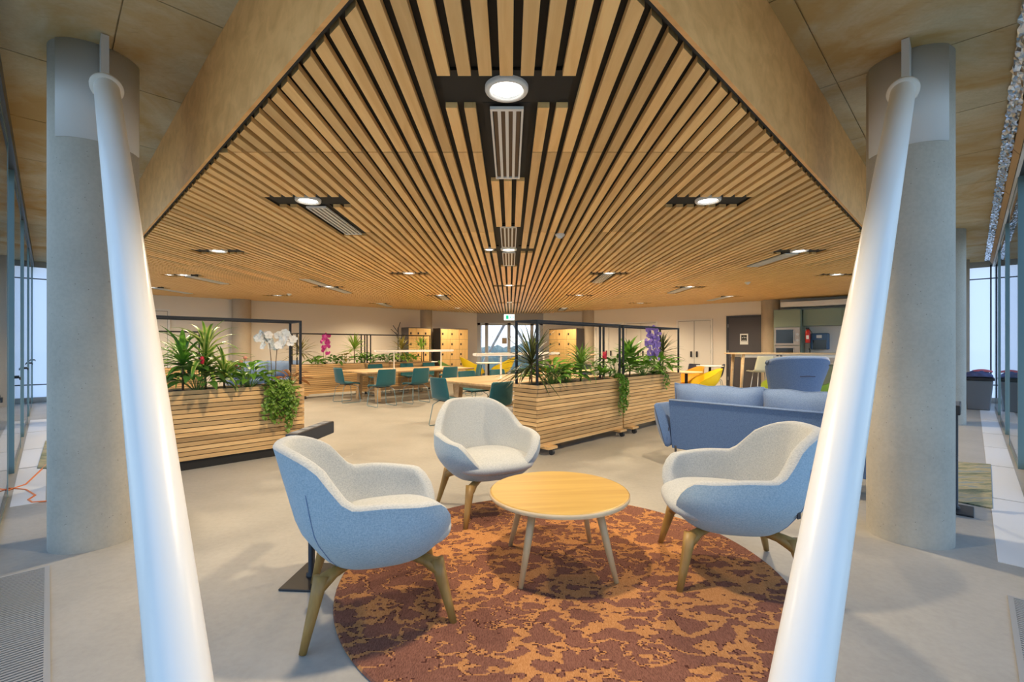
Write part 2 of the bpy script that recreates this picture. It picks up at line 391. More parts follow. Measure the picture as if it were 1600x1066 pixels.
for k, (ar, x, a, b, tip) in enumerate(pieces):
    sl = SW*.5*(-1 if x < -.04 else 1) if tip else 0.0
    vs_ = [(-SW/2, -sl), (SW/2, sl), (SW/2, b-a), (-SW/2, b-a)]
    if k < 296:
        key = (round(b-a,3), round(sl,4))
        if key not in UNIT: UNIT[key] = MB().prism(vs_, 0, .032).mesh('slat', 'slat_wood')
        inst(UNIT[key], 'slat', ceiling, (x, a, CZ))
    else: rest.prism([(x+p, a+q) for p, q in vs_], z0, z1)
tag(rest.build('slat_field', 'slat_wood', ceiling), kind='stuff')
# black plates in the fixture recesses
for h in holes: MB().bx(h[0]+.02, h[1]-.02, h[2]+.003, h[3]-.003, CZ+.03, CZ+.0445).build('recess_plate', 'black', ceiling)

# bulkheads: plywood sheets and the black shadow gap below them
for side, c, nm in ((-1, CL, 'trim_1'), (1, CRR, 'trim_2')):
    tr_ = MB(); facbox(tr_, side, -.1 if side > 0 else .02, 22, -c+.004, -c+.022, CZ-.012, CZ+.05)
    t = tag(tr_.build(nm, 'black'), kind='structure')
    p = -.08 if side > 0 else .0
    w = 5.45 if side > 0 else 5.4
    while p < 21:
        m = MB(); ln = w/2*math.sqrt(2)
        o = facbox(MB(), side, p+.002, min(p+w, 22)-.002, -c+.022, -c+.05, CZ-.012, SZ).build('sheet', 'ply', t); p += w

# back walls
for side, nm in ((-1, 'wall_left'), (1, 'wall_right')):
    m = MB(); wallbox(m, side, -.25, 12.3, -.2, 0, 0, 3.35)
    tag(m.build(nm, 'wall_paint'), kind='structure')
far = tag(MB().bx(-1.6, 1.6, 18.75, 18.95, 2.27, 3.3).build('wall_far', 'window_wall'), kind='structure')
# far window
w1 = thing('window_1', None, None, kind='structure', loc=(0, 18.8, 0))
fr = MB()
for x, w in ((-1.28,.14), (-.955,.13), (-.045,.13), (.89,.13), (1.28,.14)): fr.bx(x-w/2, x+w/2, -.04, .06, 0, 2.27)
fr.bx(-1.35, 1.35, -.04, .06, 2.17, 2.27); fr.bx(-1.35, 1.35, -.03, .05, .0, .12); fr.build('frame', 'sleeve_grey', w1)
for a, b in ((-1.21,-1.02), (-.89,-.11), (.02,.825), (.955,1.21)): MB().bx(a, b, .0, .01, .12, 2.17).build('pane', 'glass_clear', w1)
dots = MB()
for k in range(26): dots.bx(-1.2+k*.093, -1.2+k*.093+.035, -.004, -.001, 1.675, 1.71)
tag(dots.build('dot_decal', 'white_satin', w1), kind='stuff')
MB().bx(-.33, -.13, -.006, -.002, 1.42, 1.66).build('notice', 'beige_board', w1)
for sgn, lab in ((-1, 'grey steel brace slanting outside the left half of the far window'), (1, 'grey steel brace slanting outside the right half of the far window')):
    m = MB().tube([(sgn*1.42-.04, 19.2, 0.0), (sgn*.10-.04, 19.2, 2.4)], .055, 12); tag(m.build('steel_brace', 'sleeve_grey', smooth=True), lab, 'brace')
# corridor ends: milky glazing with slim bars
for side, nm in ((1, 'window_2'), (-1, 'window_3')):
    t = thing(nm, None, None, kind='structure')
    facbox(MB(), side, 22.2, 22.215, -1.25, .7, .12, 3.25).build('pane', 'frosted', t)
    for z, hh in ((.06,.12), (.42,.025), (2.93,.025), (3.27,.14)): facbox(MB(), side, 22.16, 22.2, -1.25, .7, z-hh/2, z+hh/2).build('rail', 'alu' if hh > .1 else 'dark_frame', t)
    for d in (-.9, -.12, .44): facbox(MB(), side, 22.15, 22.2, d-.02, d+.02, .12, 3.25).build('mullion', 'dark_frame', t)
    m = MB(); wallbox(m, side, 12.1, 12.3, -.7, 0, 0, 3.34)
    tag(m.build('wall_return_'+('right' if side > 0 else 'left'), 'wall_paint'), kind='structure')
# glass fronts: deep casements and fixed lights between them
n = 4
for side, D, off in ((-1, DL, 10.1), (1, DR, 10.6)):
    k = off-3.9*3
    while k < 22:
        a, b, c = k, k+2.42, k+3.9
        a_ = max(a, -.3); t = thing('window_%d' % n, None, None, kind='structure'); n += 1
        if b > -.1:
            m = MB()
            facbox(m, side, a_, a_+.06, D, D+.17, 0, 3.2); facbox(m, side, b-.06, b, D, D+.17, 0, 3.2)
            facbox(m, side, a_+.06, b-.06, D+.004, D+.17, 0, .03); facbox(m, side, a_+.06, b-.06, D+.004, D+.17, 3.15, 3.2); m.build('frame', 'teal_frame', t)
            facbox(MB(), side, a_+.06, b-.06, D+.004, D+.010, .03, 3.15).build('pane', 'glass', t)
            if side < 0:
                h = MB(); facbox(h, side, a_+.015, a_+.045, D-.05, D, 1.0, 1.03); facbox(h, side, a_-.02, a_+.065, D-.065, D-.05, .985, 1.015); h.build('handle', 'black_plastic', t)
        facbox(MB(), side, b, c, D+.15, D+.156, .08, 3.14).build('pane', 'glass', t)
        m = MB(); facbox(m, side, b, c, D+.12, D+.2, 0, .08); facbox(m, side, b, c, D+.12, D+.2, 3.14, 3.2); facbox(m, side, (b+c)/2-.035, (b+c)/2+.035, D+.06, D+.2, .08, 3.14); m.build('fixed_frame', 'teal_frame', t)
        k += 3.9
    m = MB(); facbox(m, side, -.4, 22.2, D-.03, D+.2, 3.2, SZ); tag(m.build('trim_%d' % (3 if side < 0 else 4), 'dark_frame'), kind='structure')
t = thing('blind_box', 'row of beige boards along the head of the right glass front', 'blind box')
for k in range(9):
    a = -.2+2.45*k; q_ = [fac(1,a+.015,.41), fac(1,a+2.435,.41), fac(1,a+2.435,.49), fac(1,a+.015,.49)]; MB().add([(*q_[0],3.30),(*q_[1],3.30),(*q_[2],3.212),(*q_[3],3.212)]+[(*q,3.336) for q in q_], [(0,1,2,3),(7,6,5,4),(0,4,5,1),(1,5,6,2),(2,6,7,3),(3,7,4,0)]).build('board', 'beige_board', t)
facbox(MB(), 1, -.3, 22.1, DR-.03, DR+.01, 3.19, 3.211).build('edge_strip', 'white_satin', t)
# crumpled foil insulation tape where soffit and glass meet, right side
def foilf(u, v):
    p = -.2+u*22.2; d = .285+.12*v; x, y = fac(1, p, d)
    rr = random.random(); return (x+random.uniform(-.008,.008), y+random.uniform(-.008,.008), SZ-.006-.012*v-.016*rr)
tag(MB().grid(foilf, 330, 6).build('foil_tape', 'foil'), 'crumpled silver insulation foil along the right edge of the concrete ceiling', 'foil')

# concrete columns, painted collars and the two slanting tubes
def column(x, y, r, lab, mat='column_concrete', z=SZ, sleeve=None):
    t = thing('concrete_column', lab, 'column', (x, y, 0))
    MB().lathe([(r, 0), (r, .8), (r, 1.7), (r, 2.6), (r, z)], 56).build('shaft', mat, t, True)
    if sleeve:
        a0, a1 = sleeve; rr = r+.007
        MB().lathe([(r-.002, 2.70), (rr, 2.70), (rr, z), (r-.002, z)], 30, a0=R(a0), a1=R(a1)).build('painted_collar', 'sleeve_grey', t, True)
    return t
column(-2.89, 3.22, .24, 'thick round concrete column behind the left white tube', sleeve=(-100, 24))
column(2.83, 3.28, .24, 'thick round concrete column behind the right white tube', sleeve=(166, 284))
column(7.62, 8.06, .24, 'round concrete column further down the right corridor, mostly hidden')
column(-7.62, 8.06, .24, 'round concrete column further down the left corridor, hidden by the near one')
for px, side, off, lab in ((377.5,-1,.12,'round column on the left wall above the white orchid'), (665,-1,-.02,'slim round column beside the lockers left of the window'), (920,1,-.02,'slim round column beside the lockers right of the window'), (1204,1,.0,'round column between the dark door and the kitchen')):
    q = wl(side, wu(px, off), off); column(q.x, q.y, .24, lab, 'far_column', CZ+.03)
def strut(side, top, foot, lab):
    t = thing('steel_strut', lab, 'strut', foot); T = Vector(top)-Vector(foot); L = T.length; dr = T.normalized()
    M_ = dr.to_track_quat('Z', 'Y').to_matrix().to_4x4()
    prof = [(.0625, 0), (.0625, L*.3), (.0625, L*.7), (.0625, L-.01)]
    def put(mb): mb.v = [tuple(M_ @ Vector(p)) for p in mb.v]; return mb
    put(MB().lathe(prof, 40)).build('tube', 'white_paint', t, True)
    put(MB().lathe([(.06, L-.012), (.082, L-.012), (.082, L+.012), (.0, L+.012)], 40)).build('flange', 'white_satin', t, True)
    put(MB().lathe([(.0, .0), (.11, .0), (.11, .02), (.0, .02)], 32)).build('foot_plate', 'white_paint', t)
    h = Vector((T.x, T.y, 0)).normalized(); e = T+dr*.012
    ang = math.atan2(h.y, h.x)
    MB().box((e.x+h.x*.225, e.y+h.y*.225, (e.z-.05+SZ)/2), (.15, .04, SZ-e.z+.04), ang).build('gusset', 'sleeve_grey', t)
    for k in (-1, 1): MB().box((e.x+h.x*.10-h.y*.045*k, e.y+h.y*.10+h.x*.045*k, e.z+.03), (.14, .03, .06), ang).build('lug', 'sleeve_grey', t)
strut(-1, (-2.47, 2.83, 2.93), (-.37, .67, 0), 'white steel tube slanting up to the left concrete column')
strut(1, (2.44, 2.87, 2.93), (.272, .67, 0), 'white steel tube slanting up to the right concrete column')

# outside: ground and wooded hills seen through the far window
tag(MB().disc((0, 0, -7), 900, 48).build('ground_outside', 'bounce_ground'), kind='structure')
def hillf(u, v):
    a = R(60+60*u); r = 120+90*v; h = -7+(8.4+.9*math.sin(u*31)+.6*math.sin(u*83+1)+random.uniform(-.5,.5))*math.sin(math.pi*min(1, v*.9+.08))
    return (r*math.cos(a), r*math.sin(a), h)
tag(MB().grid(hillf, 150, 8).build('wooded_hill', 'tree_green'), 'hazy wooded hill in the distance through the far window', 'hill')
# ------------------------------------------------------------------ ceiling fixtures
rows = {}
for x, y, f_ in L2: rows.setdefault(round(y/2.0), []).append((x, y))
ordn = ['first','second','third','fourth','fifth','sixth','seventh','eighth','ninth']
def ordinal(i): return ordn[i]
ring = MB().lathe([(.085,-.006), (.092,-.012), (.108,-.010), (.112,-.002), (.112,.016)], 40).mesh('trim_ring', 'white_satin', True)
inner = MB().lathe([(.075,.012), (.086,-.006)], 40).mesh('reflector', 'alu', True)
diff = MB().disc((0,0,.004), .078, 40, False).mesh('diffuser', 'lamp_glow')
def light_at(x, y, lab, s=1.0, power=True):
    t = thing('ceiling_downlight', lab, 'downlight', (x, y, CZ+.016), group='recessed downlights')
    for me, nm in ((ring,'trim_ring'), (inner,'reflector'), (diff,'diffuser')): inst(me, nm, t, scale=(s,s,s))
    if power:
        L = bpy.data.lights.new('downlight_beam', 'SPOT'); L.energy = LAMP_W; L.color = LAMP_C; L.spot_size = R(150); L.spot_blend = .75; L.shadow_soft_size = .07
        o = bpy.data.objects.new('downlight_beam', L); COL.objects.link(o); o.parent = t; o.location = (0,0,-.02)
ri = {k: i for i, k in enumerate(sorted(rows))}
for x, y, f_ in L2:
    row = sorted(a for a, b in rows[round(y/2.0)]); j = row.index(x); r_ = ri[round(y/2.0)]
    where = ('%s from left ' % ordinal(j) if len(row) > 1 else '')+'in the %s row from the front' % ordinal(r_)
    if r_ == 0: lab = 'large round recessed downlight nearest the camera, above the coffee table'
    else: lab = 'round recessed downlight '+where
    light_at(x, y, lab)
    if '+' in f_: light_at(x-.27, y, 'small extra downlight left of that '+where.replace(' from the front',''), .62, False)
vmesh = {}
def vent(x, y0, y1, lab):
    t = thing('air_vent', lab, 'vent', (x, (y0+y1)/2, CZ+.014), group='linear slot vents')
    L = (y1-y0)/2
    if not vmesh:
        m = MB()
        for s in (-1, 1): m.bx(s*.087-.006, s*.087+.006, -L, L, -.012, .004); m.bx(-.093, .093, s*L-.012, s*L+.012, -.012, .004)
        vmesh['frame'] = m.mesh('frame', 'white_satin'); vmesh['slat'] = MB().bx(-.0095, .0095, -L, L, -.010, .002).mesh('slat', 'white_satin')
        m = MB()
        for i in range(4): m.bx(-.064+i*.043-.012, -.064+i*.043+.012, -L, L, .0, .003)
        vmesh['slot'] = m.mesh('slot', 'bark')
    inst(vmesh['frame'], 'frame', t); inst(vmesh['slot'], 'slot', t)
    for i in range(3): inst(vmesh['slat'], 'slat', t, (-.043+i*.043, 0, 0))
for x, y, f_ in L2:
    r_ = ri[round(y/2.0)]; row = sorted(a for a, b in rows[round(y/2.0)])
    w_ = 'the downlight %sin the %s row' % ('' if len(row) == 1 else '%s from left ' % ordinal(row.index(x)), ordinal(r_))
    if 'f' in f_: vent(x, y+.18, y+1.23, 'white slotted air vent behind '+w_)
    if 'n' in f_: vent(x, y-1.23, y-.18, 'white slotted air vent in front of '+w_)
for px, py, lab in ((875,366,'white smoke detector on the slats right of the middle vents'), (1168,441,'white smoke detector on the slats above the kitchen side'), (452,459,'white smoke detector on the slats near the left wall')):
    k = (CZ-EYE)/(540-py); t = thing('smoke_detector', lab, 'smoke detector', ((px-797)*k, F*k, CZ), group='smoke detectors')
    MB().lathe([(.055,0), (.055,-.018), (.045,-.028), (.0,-.03)], 24).build('base', 'white_satin', t, True)
    MB().lathe([(.03,-.028), (.03,-.045), (.0,-.052)], 20).build('sensor', 'white_paint', t, True)
# exit sign
t = thing('exit_sign', 'lit green and white emergency exit sign hanging before the far window', 'sign', (-.03, 16.9, 2.28))
MB().bx(-.19,.19,-.02,.02,0,.2).build('panel', 'exit_white', t)
m = MB().bx(-.12,-.02,-.026,-.0205,.03,.17); m.build('door_symbol', 'exit_green', t)
m = MB(); m.bx(.03,.05,-.026,-.0205,.13,.155); m.box((.04,-.023,.10), (.03,.005,.05)); m.box((.06,-.023,.06), (.015,.005,.06), M=Matrix.Rotation(.6,3,'Y')); m.box((.02,-.023,.06), (.015,.005,.06), M=Matrix.Rotation(-.6,3,'Y')); m.box((.125,-.023,.10), (.07,.005,.02)); m.box((.15,-.023,.10), (.03,.005,.06)); m.build('runner_symbol', 'exit_green', t)
MB().bx(-.2,.2,-.03,.03,.2,.24).build('housing', 'alu', t)
for s in (-1, 1): MB().bx(s*.12-.008, s*.12+.008, -.008, .008, .24, CZ-2.28).build('hanger', 'alu', t)
# ------------------------------------------------------------------ rug, coffee table, armchairs
tag(MB().lathe([(0,.0), (1.27,.0), (1.282,.006), (1.275,.014), (1.0,.0145), (0,.0145)], 96).build('round_rug', 'rug', loc=(.30,2.80,.0)), 'round rust and brown patterned rug under the coffee table', 'rug')
t = thing('coffee_table', 'round oak coffee table on the patterned rug', 'table', (.30, 2.84, .0145), R(6))
MB().lathe([(0,.417), (.40,.417), (.42,.421), (.424,.434), (.42,.447), (.412,.45), (0,.45)], 80).build('table_top', 'oak_top', t, False)
MB().lathe([(.4215,.4205), (.4255,.427), (.4255,.441), (.4215,.4465)], 80).build('edge_band', 'pale_oak', t, True)
for a in (45, 135, 225, 315):
    c, s = math.cos(R(a)), math.sin(R(a))
    MB().tube([(c*.265, s*.265, .418), (c*.32, s*.32, .22), (c*.385, s*.385, 0)], [.024, .021, .0135], 14).build('leg', 'pale_leg', t, True)
m = MB(); m.box((0,0,.405), (.40,.04,.022), R(45)); m.box((0,0,.405), (.40,.04,.022), R(135)); m.build('under_frame', 'pale_leg', t)

def tub(rim, hw, fd, bd, lean, zb, thick, floorz, name_parts, t, nth=64, ex=2.7, kb=.64, kh=.23, taper=.20):
    """upholstered tub: rim(a) gives the rim height at angle a (0 front, pi back)"""
    def plan(a, k, off):
        c, s = math.cos(a), math.sin(a)
        r = (abs(c)**ex+abs(s)**ex)**(-1/ex)
        x = r*c*((fd if c > 0 else bd)*k-off); y = r*s*(hw*k-off); return x, y
    def k_of(z): 
        q = max(0, min(1, (z-zb)/kh)); return kb+(1-kb)*math.sin(q*math.pi/2)**.8
    def shift(a, z):
        b = .5-.5*math.cos(a); b = b**2.2; return -lean*b*max(0, z-.42)
    def narrow(a, z):                       # the back tapers in above the arms
        return 1-taper*sstep(.56, .90, z)*sstep(1.7, 2.3, abs(a))
    def pt(a, z, off):
        x, y = plan(a, k_of(z), off); return (x+shift(a, z), y*narrow(a, z), z)
    nz = 9
    def outer(u, v):
        a = -math.pi+2*math.pi*u; h = rim(abs(a))-.012
        if v < .15: k = v/.15; x, y, z = pt(a, zb+.001, 0); return (x*k, y*k, zb)
        q = (v-.15)/.85; z = zb+(h-zb)*q**1.3; return pt(a, z, 0)
    def inn(u, v):
        a = -math.pi+2*math.pi*u; h = rim(abs(a))
        seq = [(h-.012, 0), (h-.004, .007), (h, .02), (h, thick-.02), (h-.005, thick-.008), (h-.016, thick)]
        i = round(v*14)
        if i < 6: z, o = seq[i]; return pt(a, z, o)
        q = (i-5)/9; z = (h-.016)+(min(floorz, h-.03)-(h-.016))*q; return pt(a, z, thick+.03*q)
    o1 = MB().grid(outer, nth, 12, cu=True).build(name_parts[0], name_parts[2], t, True)
    o2 = MB().grid(inn, nth, 14, cu=True).build(name_parts[1], name_parts[3], t, True)
    return pt
def arm_rim(a):
    t_ = max(0, min(1, (a-1.80)/.95)); h = .365+.25*sstep(.26, .95, a)+.025*sstep(.9, 1.6, a)+.235*sstep(0, .42, t_)*(1-(1-t_)**2.2)
    return h
def make_armchair():
    t = thing('armchair', 'x', 'armchair', group='pale blue tub armchairs')
    pt = tub(arm_rim, .415, .385, .36, .30, .305, .062, .40, ('shell_outer','shell_inner','fab_outer','fab_inner'), t)
    # seat cushion
    def cush(u, v):
        a = 2*math.pi*u; b = -math.pi/2+math.pi*v
        cb, sb = math.cos(b), math.sin(b); cb = abs(cb)**.55; sb = math.copysign(abs(sb)**.8, sb)
        c, s = math.cos(a), math.sin(a); r = (abs(c)**2.9+abs(s)**2.9)**(-1/2.9)
        wy = .335*(1-.10*max(0, -c)); x = .05+r*c*.318*cb; y = r*s*wy*cb
        return (x, y, .414+.064*sb+.018*(1-(x/.4)**2)*(sb > 0)*(1-(y/.36)**2)-(.012*max(0, x-.2)/.2 if sb > 0 else 0))
    MB().grid(cush, 48, 16, cu=True).build('seat_cushion', 'fab_inner', t, True)
    for sx, sy in ((1,1), (1,-1), (-1,1), (-1,-1)):
        fx, fy = (.335*sx, .315*sy)
        lm = MB().tube([(fx, fy, 0), (fx*.92, fy*.92, .11), (fx*.84, fy*.84, .22), (fx*.785, fy*.785, .30)], [.0165, .0225, .029, .035], 14)
        lm.tube([(fx*.83, fy*.83, .245), (fx*.76, fy*.76, .27), (fx*.62, fy*.62, .285), (fx*.4, fy*.4, .288), (0, 0, .29)], [.030, .036, .027, .021, .018], 12)
        lm.build('leg', 'leg_oak', t, True)
    for s in (-1, 1):                        # sewn seams on the outside
        P = []
        for k in range(9):
            z = .33+k*.045; a = 2.32*s; x, y, z = pt(a, z, -.001); P.append((x, y, z))
        MB().tube(P, .0016, 6).build('seam', 'fab_cushion', t, True)
    for s in (-1, 1):
        MB().tube([pt(2.06*s, .44+k*.032, .0615+.03*(1-k/6)*.5) for k in range(7)], .0018, 6).build('seam', 'fab_outer', t, True)
    x, y, z = pt(2.28, .46, -.002)
    MB().box((x, y, z), (.028, .006, .042), 2.28+math.pi/2).build('brand_tab', 'black_plastic', t)
    return t
RUGZ = .0145
ac = make_armchair(); ac.location = (-.69, 2.42, .003); ac.rotation_euler = (0,0,R(19)); ac['label'] = 'pale blue tub armchair on the left with its back to the camera'
dup(ac, (-.19, 3.80, .003), R(-64), 'pale blue tub armchair behind the coffee table, facing the camera', 'pale blue tub armchairs')
dup(ac, (1.30, 2.77, RUGZ-.005), R(171), 'pale blue tub armchair on the right beside the blue sofa', 'pale blue tub armchairs')

# power pedestals
def pedestal(x, y, rz, lab):
    t = thing('power_pedestal', lab, 'power stand', (x, y, 0), rz)
    MB().bx(-.16,.16,-.11,.11,0,.012).build('base_plate', 'black_metal', t, bevel=.01)
    MB().lathe([(.03,.012), (.03,.03), (.019,.034), (.019,.80)], 20).build('pole', 'black_metal', t, True)
    b = MB().bx(-.22,.22,-.035,.035,.80,.876).build('socket_bar', 'black_plastic', t, bevel=.008)
    for k in range(4): MB().bx(-.19+k*.1,-.12+k*.1,-.024,.024,.876,.8775).build('socket', 'bin_grey', b)
    MB().tube([(.05,.0,.80), (.06,0,.72), (.025,.0,.6), (.023,.005,.3), (.024,.01,.05)], .006, 8).build('cable', 'orange_cable', t, True)
    MB().lathe([(0,0), (.018,0), (.018,.03), (0,.03)], 12, c=(-.03,.0,.42)).build('knob', 'black_plastic', t)
pedestal(-1.155, 2.69, R(86), 'black power socket stand behind the left armchair')
pedestal(3.66, 3.80, R(45), 'black power socket stand behind the right column')
q = fl(530, 712); tag(MB().lathe([(.0,.006), (.15,.006), (.16,0)], 32).build('floor_socket_lid', 'floor_concrete', loc=(q.x,q.y,0)), 'round floor socket lid by the left planter', 'floor lid')
tag(MB().tube([fl(10,767,.006), fl(40,757,.006), fl(75,724,.006), fl(90,705,.006)], .007, 8).build('extension_cord', 'orange_cable', smooth=True), 'orange extension cord running up the left corridor floor', 'cord')
P = [fl(14,763,.006), fl(40,765,.006), fl(55,774,.006), fl(44,781,.006), fl(50,785,.006), fl(76,783,.006), fl(100,782,.006)]
tag(MB().tube(P, .007, 8).build('extension_cord', 'orange_cable', smooth=True), 'looped orange cord on the floor beside the left column', 'cord')
# corridor runners, bin
a, b, c, d = fl(1485,722), fl(1548,727), fl(1551,796), fl(1470,780)
tag(MB().prism([(d.x,d.y),(c.x,c.y),(b.x,b.y),(a.x,a.y)], .0, .012).build('runner_rug', 'runner'), 'green and sand runner rug in the right corridor', 'rug')
a, b, c, d = fl(71,690), fl(110,690), fl(110,735), fl(58,733)
tag(MB().prism([(d.x,d.y),(c.x,c.y),(b.x,b.y),(a.x,a.y)], .0, .012).build('runner_rug', 'runner'), 'green mottled runner rug behind the left column', 'rug')
q = fl(1540, 641); t = thing('waste_bin', 'grey plastic bin with folded clothes on top in the right corridor', 'bin', (q.x, q.y+.15, 0), R(45))
MB().add([(-.21,-.17,0),(.21,-.17,0),(.21,.17,0),(-.21,.17,0),(-.27,-.22,.62),(.27,-.22,.62),(.27,.22,.62),(-.27,.22,.62)], [(3,2,1,0),(0,1,5,4),(1,2,6,5),(2,3,7,6),(3,0,4,7),(4,5,6,7)]).build('bucket', 'bin_grey', t, bevel=.02)
MB().bx(-.29,.29,-.24,.24,.62,.68).build('rim', 'black_plastic', t, bevel=.015)
def cloth(u, v): return ((u-.5)*.55, (v-.5)*.42, .70+.10*math.sin(math.pi*u)**.5*math.sin(math.pi*v)**.5+.02*math.sin(u*21)*math.cos(v*17))
c_ = MB().grid(cloth, 18, 14).build('folded_cloth', 'navy_cloth', loc=(q.x, q.y+.15, 0), rot=(0,0,R(45)), smooth=True, solid=.02); tag(c_, 'dark blue jacket heaped on the grey bin', 'clothes')
c_ = MB().grid(lambda u, v: ((u-.5)*.3+.08, (v-.5)*.3-.06, .80+.03*math.sin(math.pi*u)*math.sin(math.pi*v)+.012*math.sin(u*15)), 10, 10).build('folded_cloth', 'pink', loc=(q.x, q.y+.15, 0), rot=(0,0,R(45)), smooth=True, solid=.015); tag(c_, 'pink cloth lying on the jacket on the bin', 'clothes')

# ------------------------------------------------------------------ blue sofas and wing chair
def pillow(w, h, d, mat, parent, name, loc, rot=(0,0,0), pinch=.10):
    def f(u, v):
        x = (u-.5)*2; z = (v-.5)*2; e = (1-abs(x)**3.2)*(1-abs(z)**2.6); return x, z, max(0, e)**.5
    m = MB()
    for s in (-1, 1):
        def g(u, v):
            x, z, e = f(u, v); k = 1-pinch*(1-abs(z))*.0; 
            return (x*w/2*(1-.03*(1-z*z)*abs(x)), s*(d/2*e+.004)+.006*math.sin(7*x+3*z)*e, z*h/2*(1-.05*(1-abs(x)**4))+.008*math.sin(9*x)*(z > .8))
        m.grid(g if s < 0 else (lambda u, v: g(1-u, v)), 22, 14)
    o = m.build(name, mat, parent, True, loc=loc, rot=rot)
    P = []
    for k in range(61):
        a = k/60*4; i = int(a) % 4; q = a-int(a)
        u, v = [(q,0),(1,q),(1-q,1),(0,1-q)][i]; x, z, e = f(u, v)
        P.append((x*w/2, 0, z*h/2*(1-.05*(1-abs(x)**4))+.008*math.sin(9*x)*(z > .8)))
    MB().tube(P, .007, 6, False).build('piping', mat, o, True)
    return o
def make_sofa(lab, loc, rz, L=1.95):
    """local x along the sofa, back panel at y=0 facing -y"""
    t = thing('sofa', lab, 'sofa', loc, rz, group='blue fabric sofas')
    lean = R(-9)
    bp = MB().box((L/2, .05, .475), (L-.10, .055, .56), M=Matrix.Rotation(R(8), 3, 'X')).build('back_panel', 'fab_blue', t, bevel=.012)
    MB().tube([(.06, -.02, .745), (L-.06, -.02, .745)], .008, 8).build('piping', 'fab_cushion', bp, True)
    for sx, nm in ((0, 'arm'), (1, 'arm')):
        X = L if sx else 0; sg = 1 if sx else -1
        def armf(u, v):
            # closed loop section swept along depth
            a = 2*math.pi*v; y = -.03+u*.80; top = .70-.06*u
            w = .068; z = .45+(top-.21)/2*math.sin(a)*1.0; xo = w*math.cos(a)
            ends = min(1, u/.06, (1-u)/.06)**.5 if 0 < u < 1 else 0
            tilt = (z-.2)*.27
            return (X+sg*tilt-sg*.02+xo*max(ends,.05), y, .45+(z-.45)*(.9+.1*ends))
        MB().grid(armf, 14, 20, cv=True).build(nm, 'fab_blue', t, True)
    MB().bx(.04, L-.04, .06, .82, .22, .32).build('seat_base', 'fab_blue', t, bevel=.02)
    for k in range(2):
        MB().bx(.07+k*(L-.14)/2, .07+(k+1)*(L-.14)/2-.01, .20, .84, .32, .46).build('seat_cushion', 'fab_blue', t, bevel=.045)
        pillow((L-.10)/2, .50, .22, 'fab_cushion', t, 'back_cushion', (.07+(k+.5)*(L-.14)/2, .16, .68), (R(8), 0, 0))
    for x in (.10, L-.10):
        for y in (.06, .74): MB().tube([(x, y, 0), (x, y, .23)], .012, 10).build('leg', 'black_metal', t, True)
    MB().bx(.058, .063, -.034, -.028, .40, .44).build('brand_tab', 'black_plastic', t)
    return t
make_sofa('blue fabric sofa with its back towards the camera beside the right armchair', (1.74, 5.20, 0), R(-45))
make_sofa('blue fabric sofa far behind the left planter against the wall', (-6.08, 13.39, 0), R(221), 1.8)
q = (4.12, 6.5, 0); t = thing('wing_chair', 'high-backed blue wing chair seen from behind beyond the sofa', 'armchair', q, R(-4))
def wing(u, v):
    z = .32+v*.88; hw = .33+.10*sstep(.35, .95, v)-.03*sstep(.0,.35,1-v)*0
    a = (u-.5)*2; x = a*hw*(1-.04*(v > .96)); y = .30*abs(a)**2.6*(1-.25*v)-.10*v+.02; zc = z-.045*abs(a)**6*(v > .9)-.03*(1-abs(a)**2)*0
    if v > .93: zc -= .035*abs(a)**4
    return (x, y, zc)
MB().grid(wing, 26, 18).build('backrest', 'fab_wing', t, True, solid=.07)
MB().bx(-.28,.28,.02,.55,.30,.44).build('seat', 'fab_wing', t, bevel=.05)
MB().tube([(-.10,-.115,.92), (0,-.118,.925), (.10,-.115,.92)], .006, 6).build('pull_handle', 'fab_dark', t)
MB().lathe([(.0,.03), (.30,.03), (.30,.0), (0,0)], 30).build('base', 'black_metal', t); MB().tube([(0,.28,.02),(0,.28,.31)], .03, 12).build('pedestal', 'black_metal', t, True)
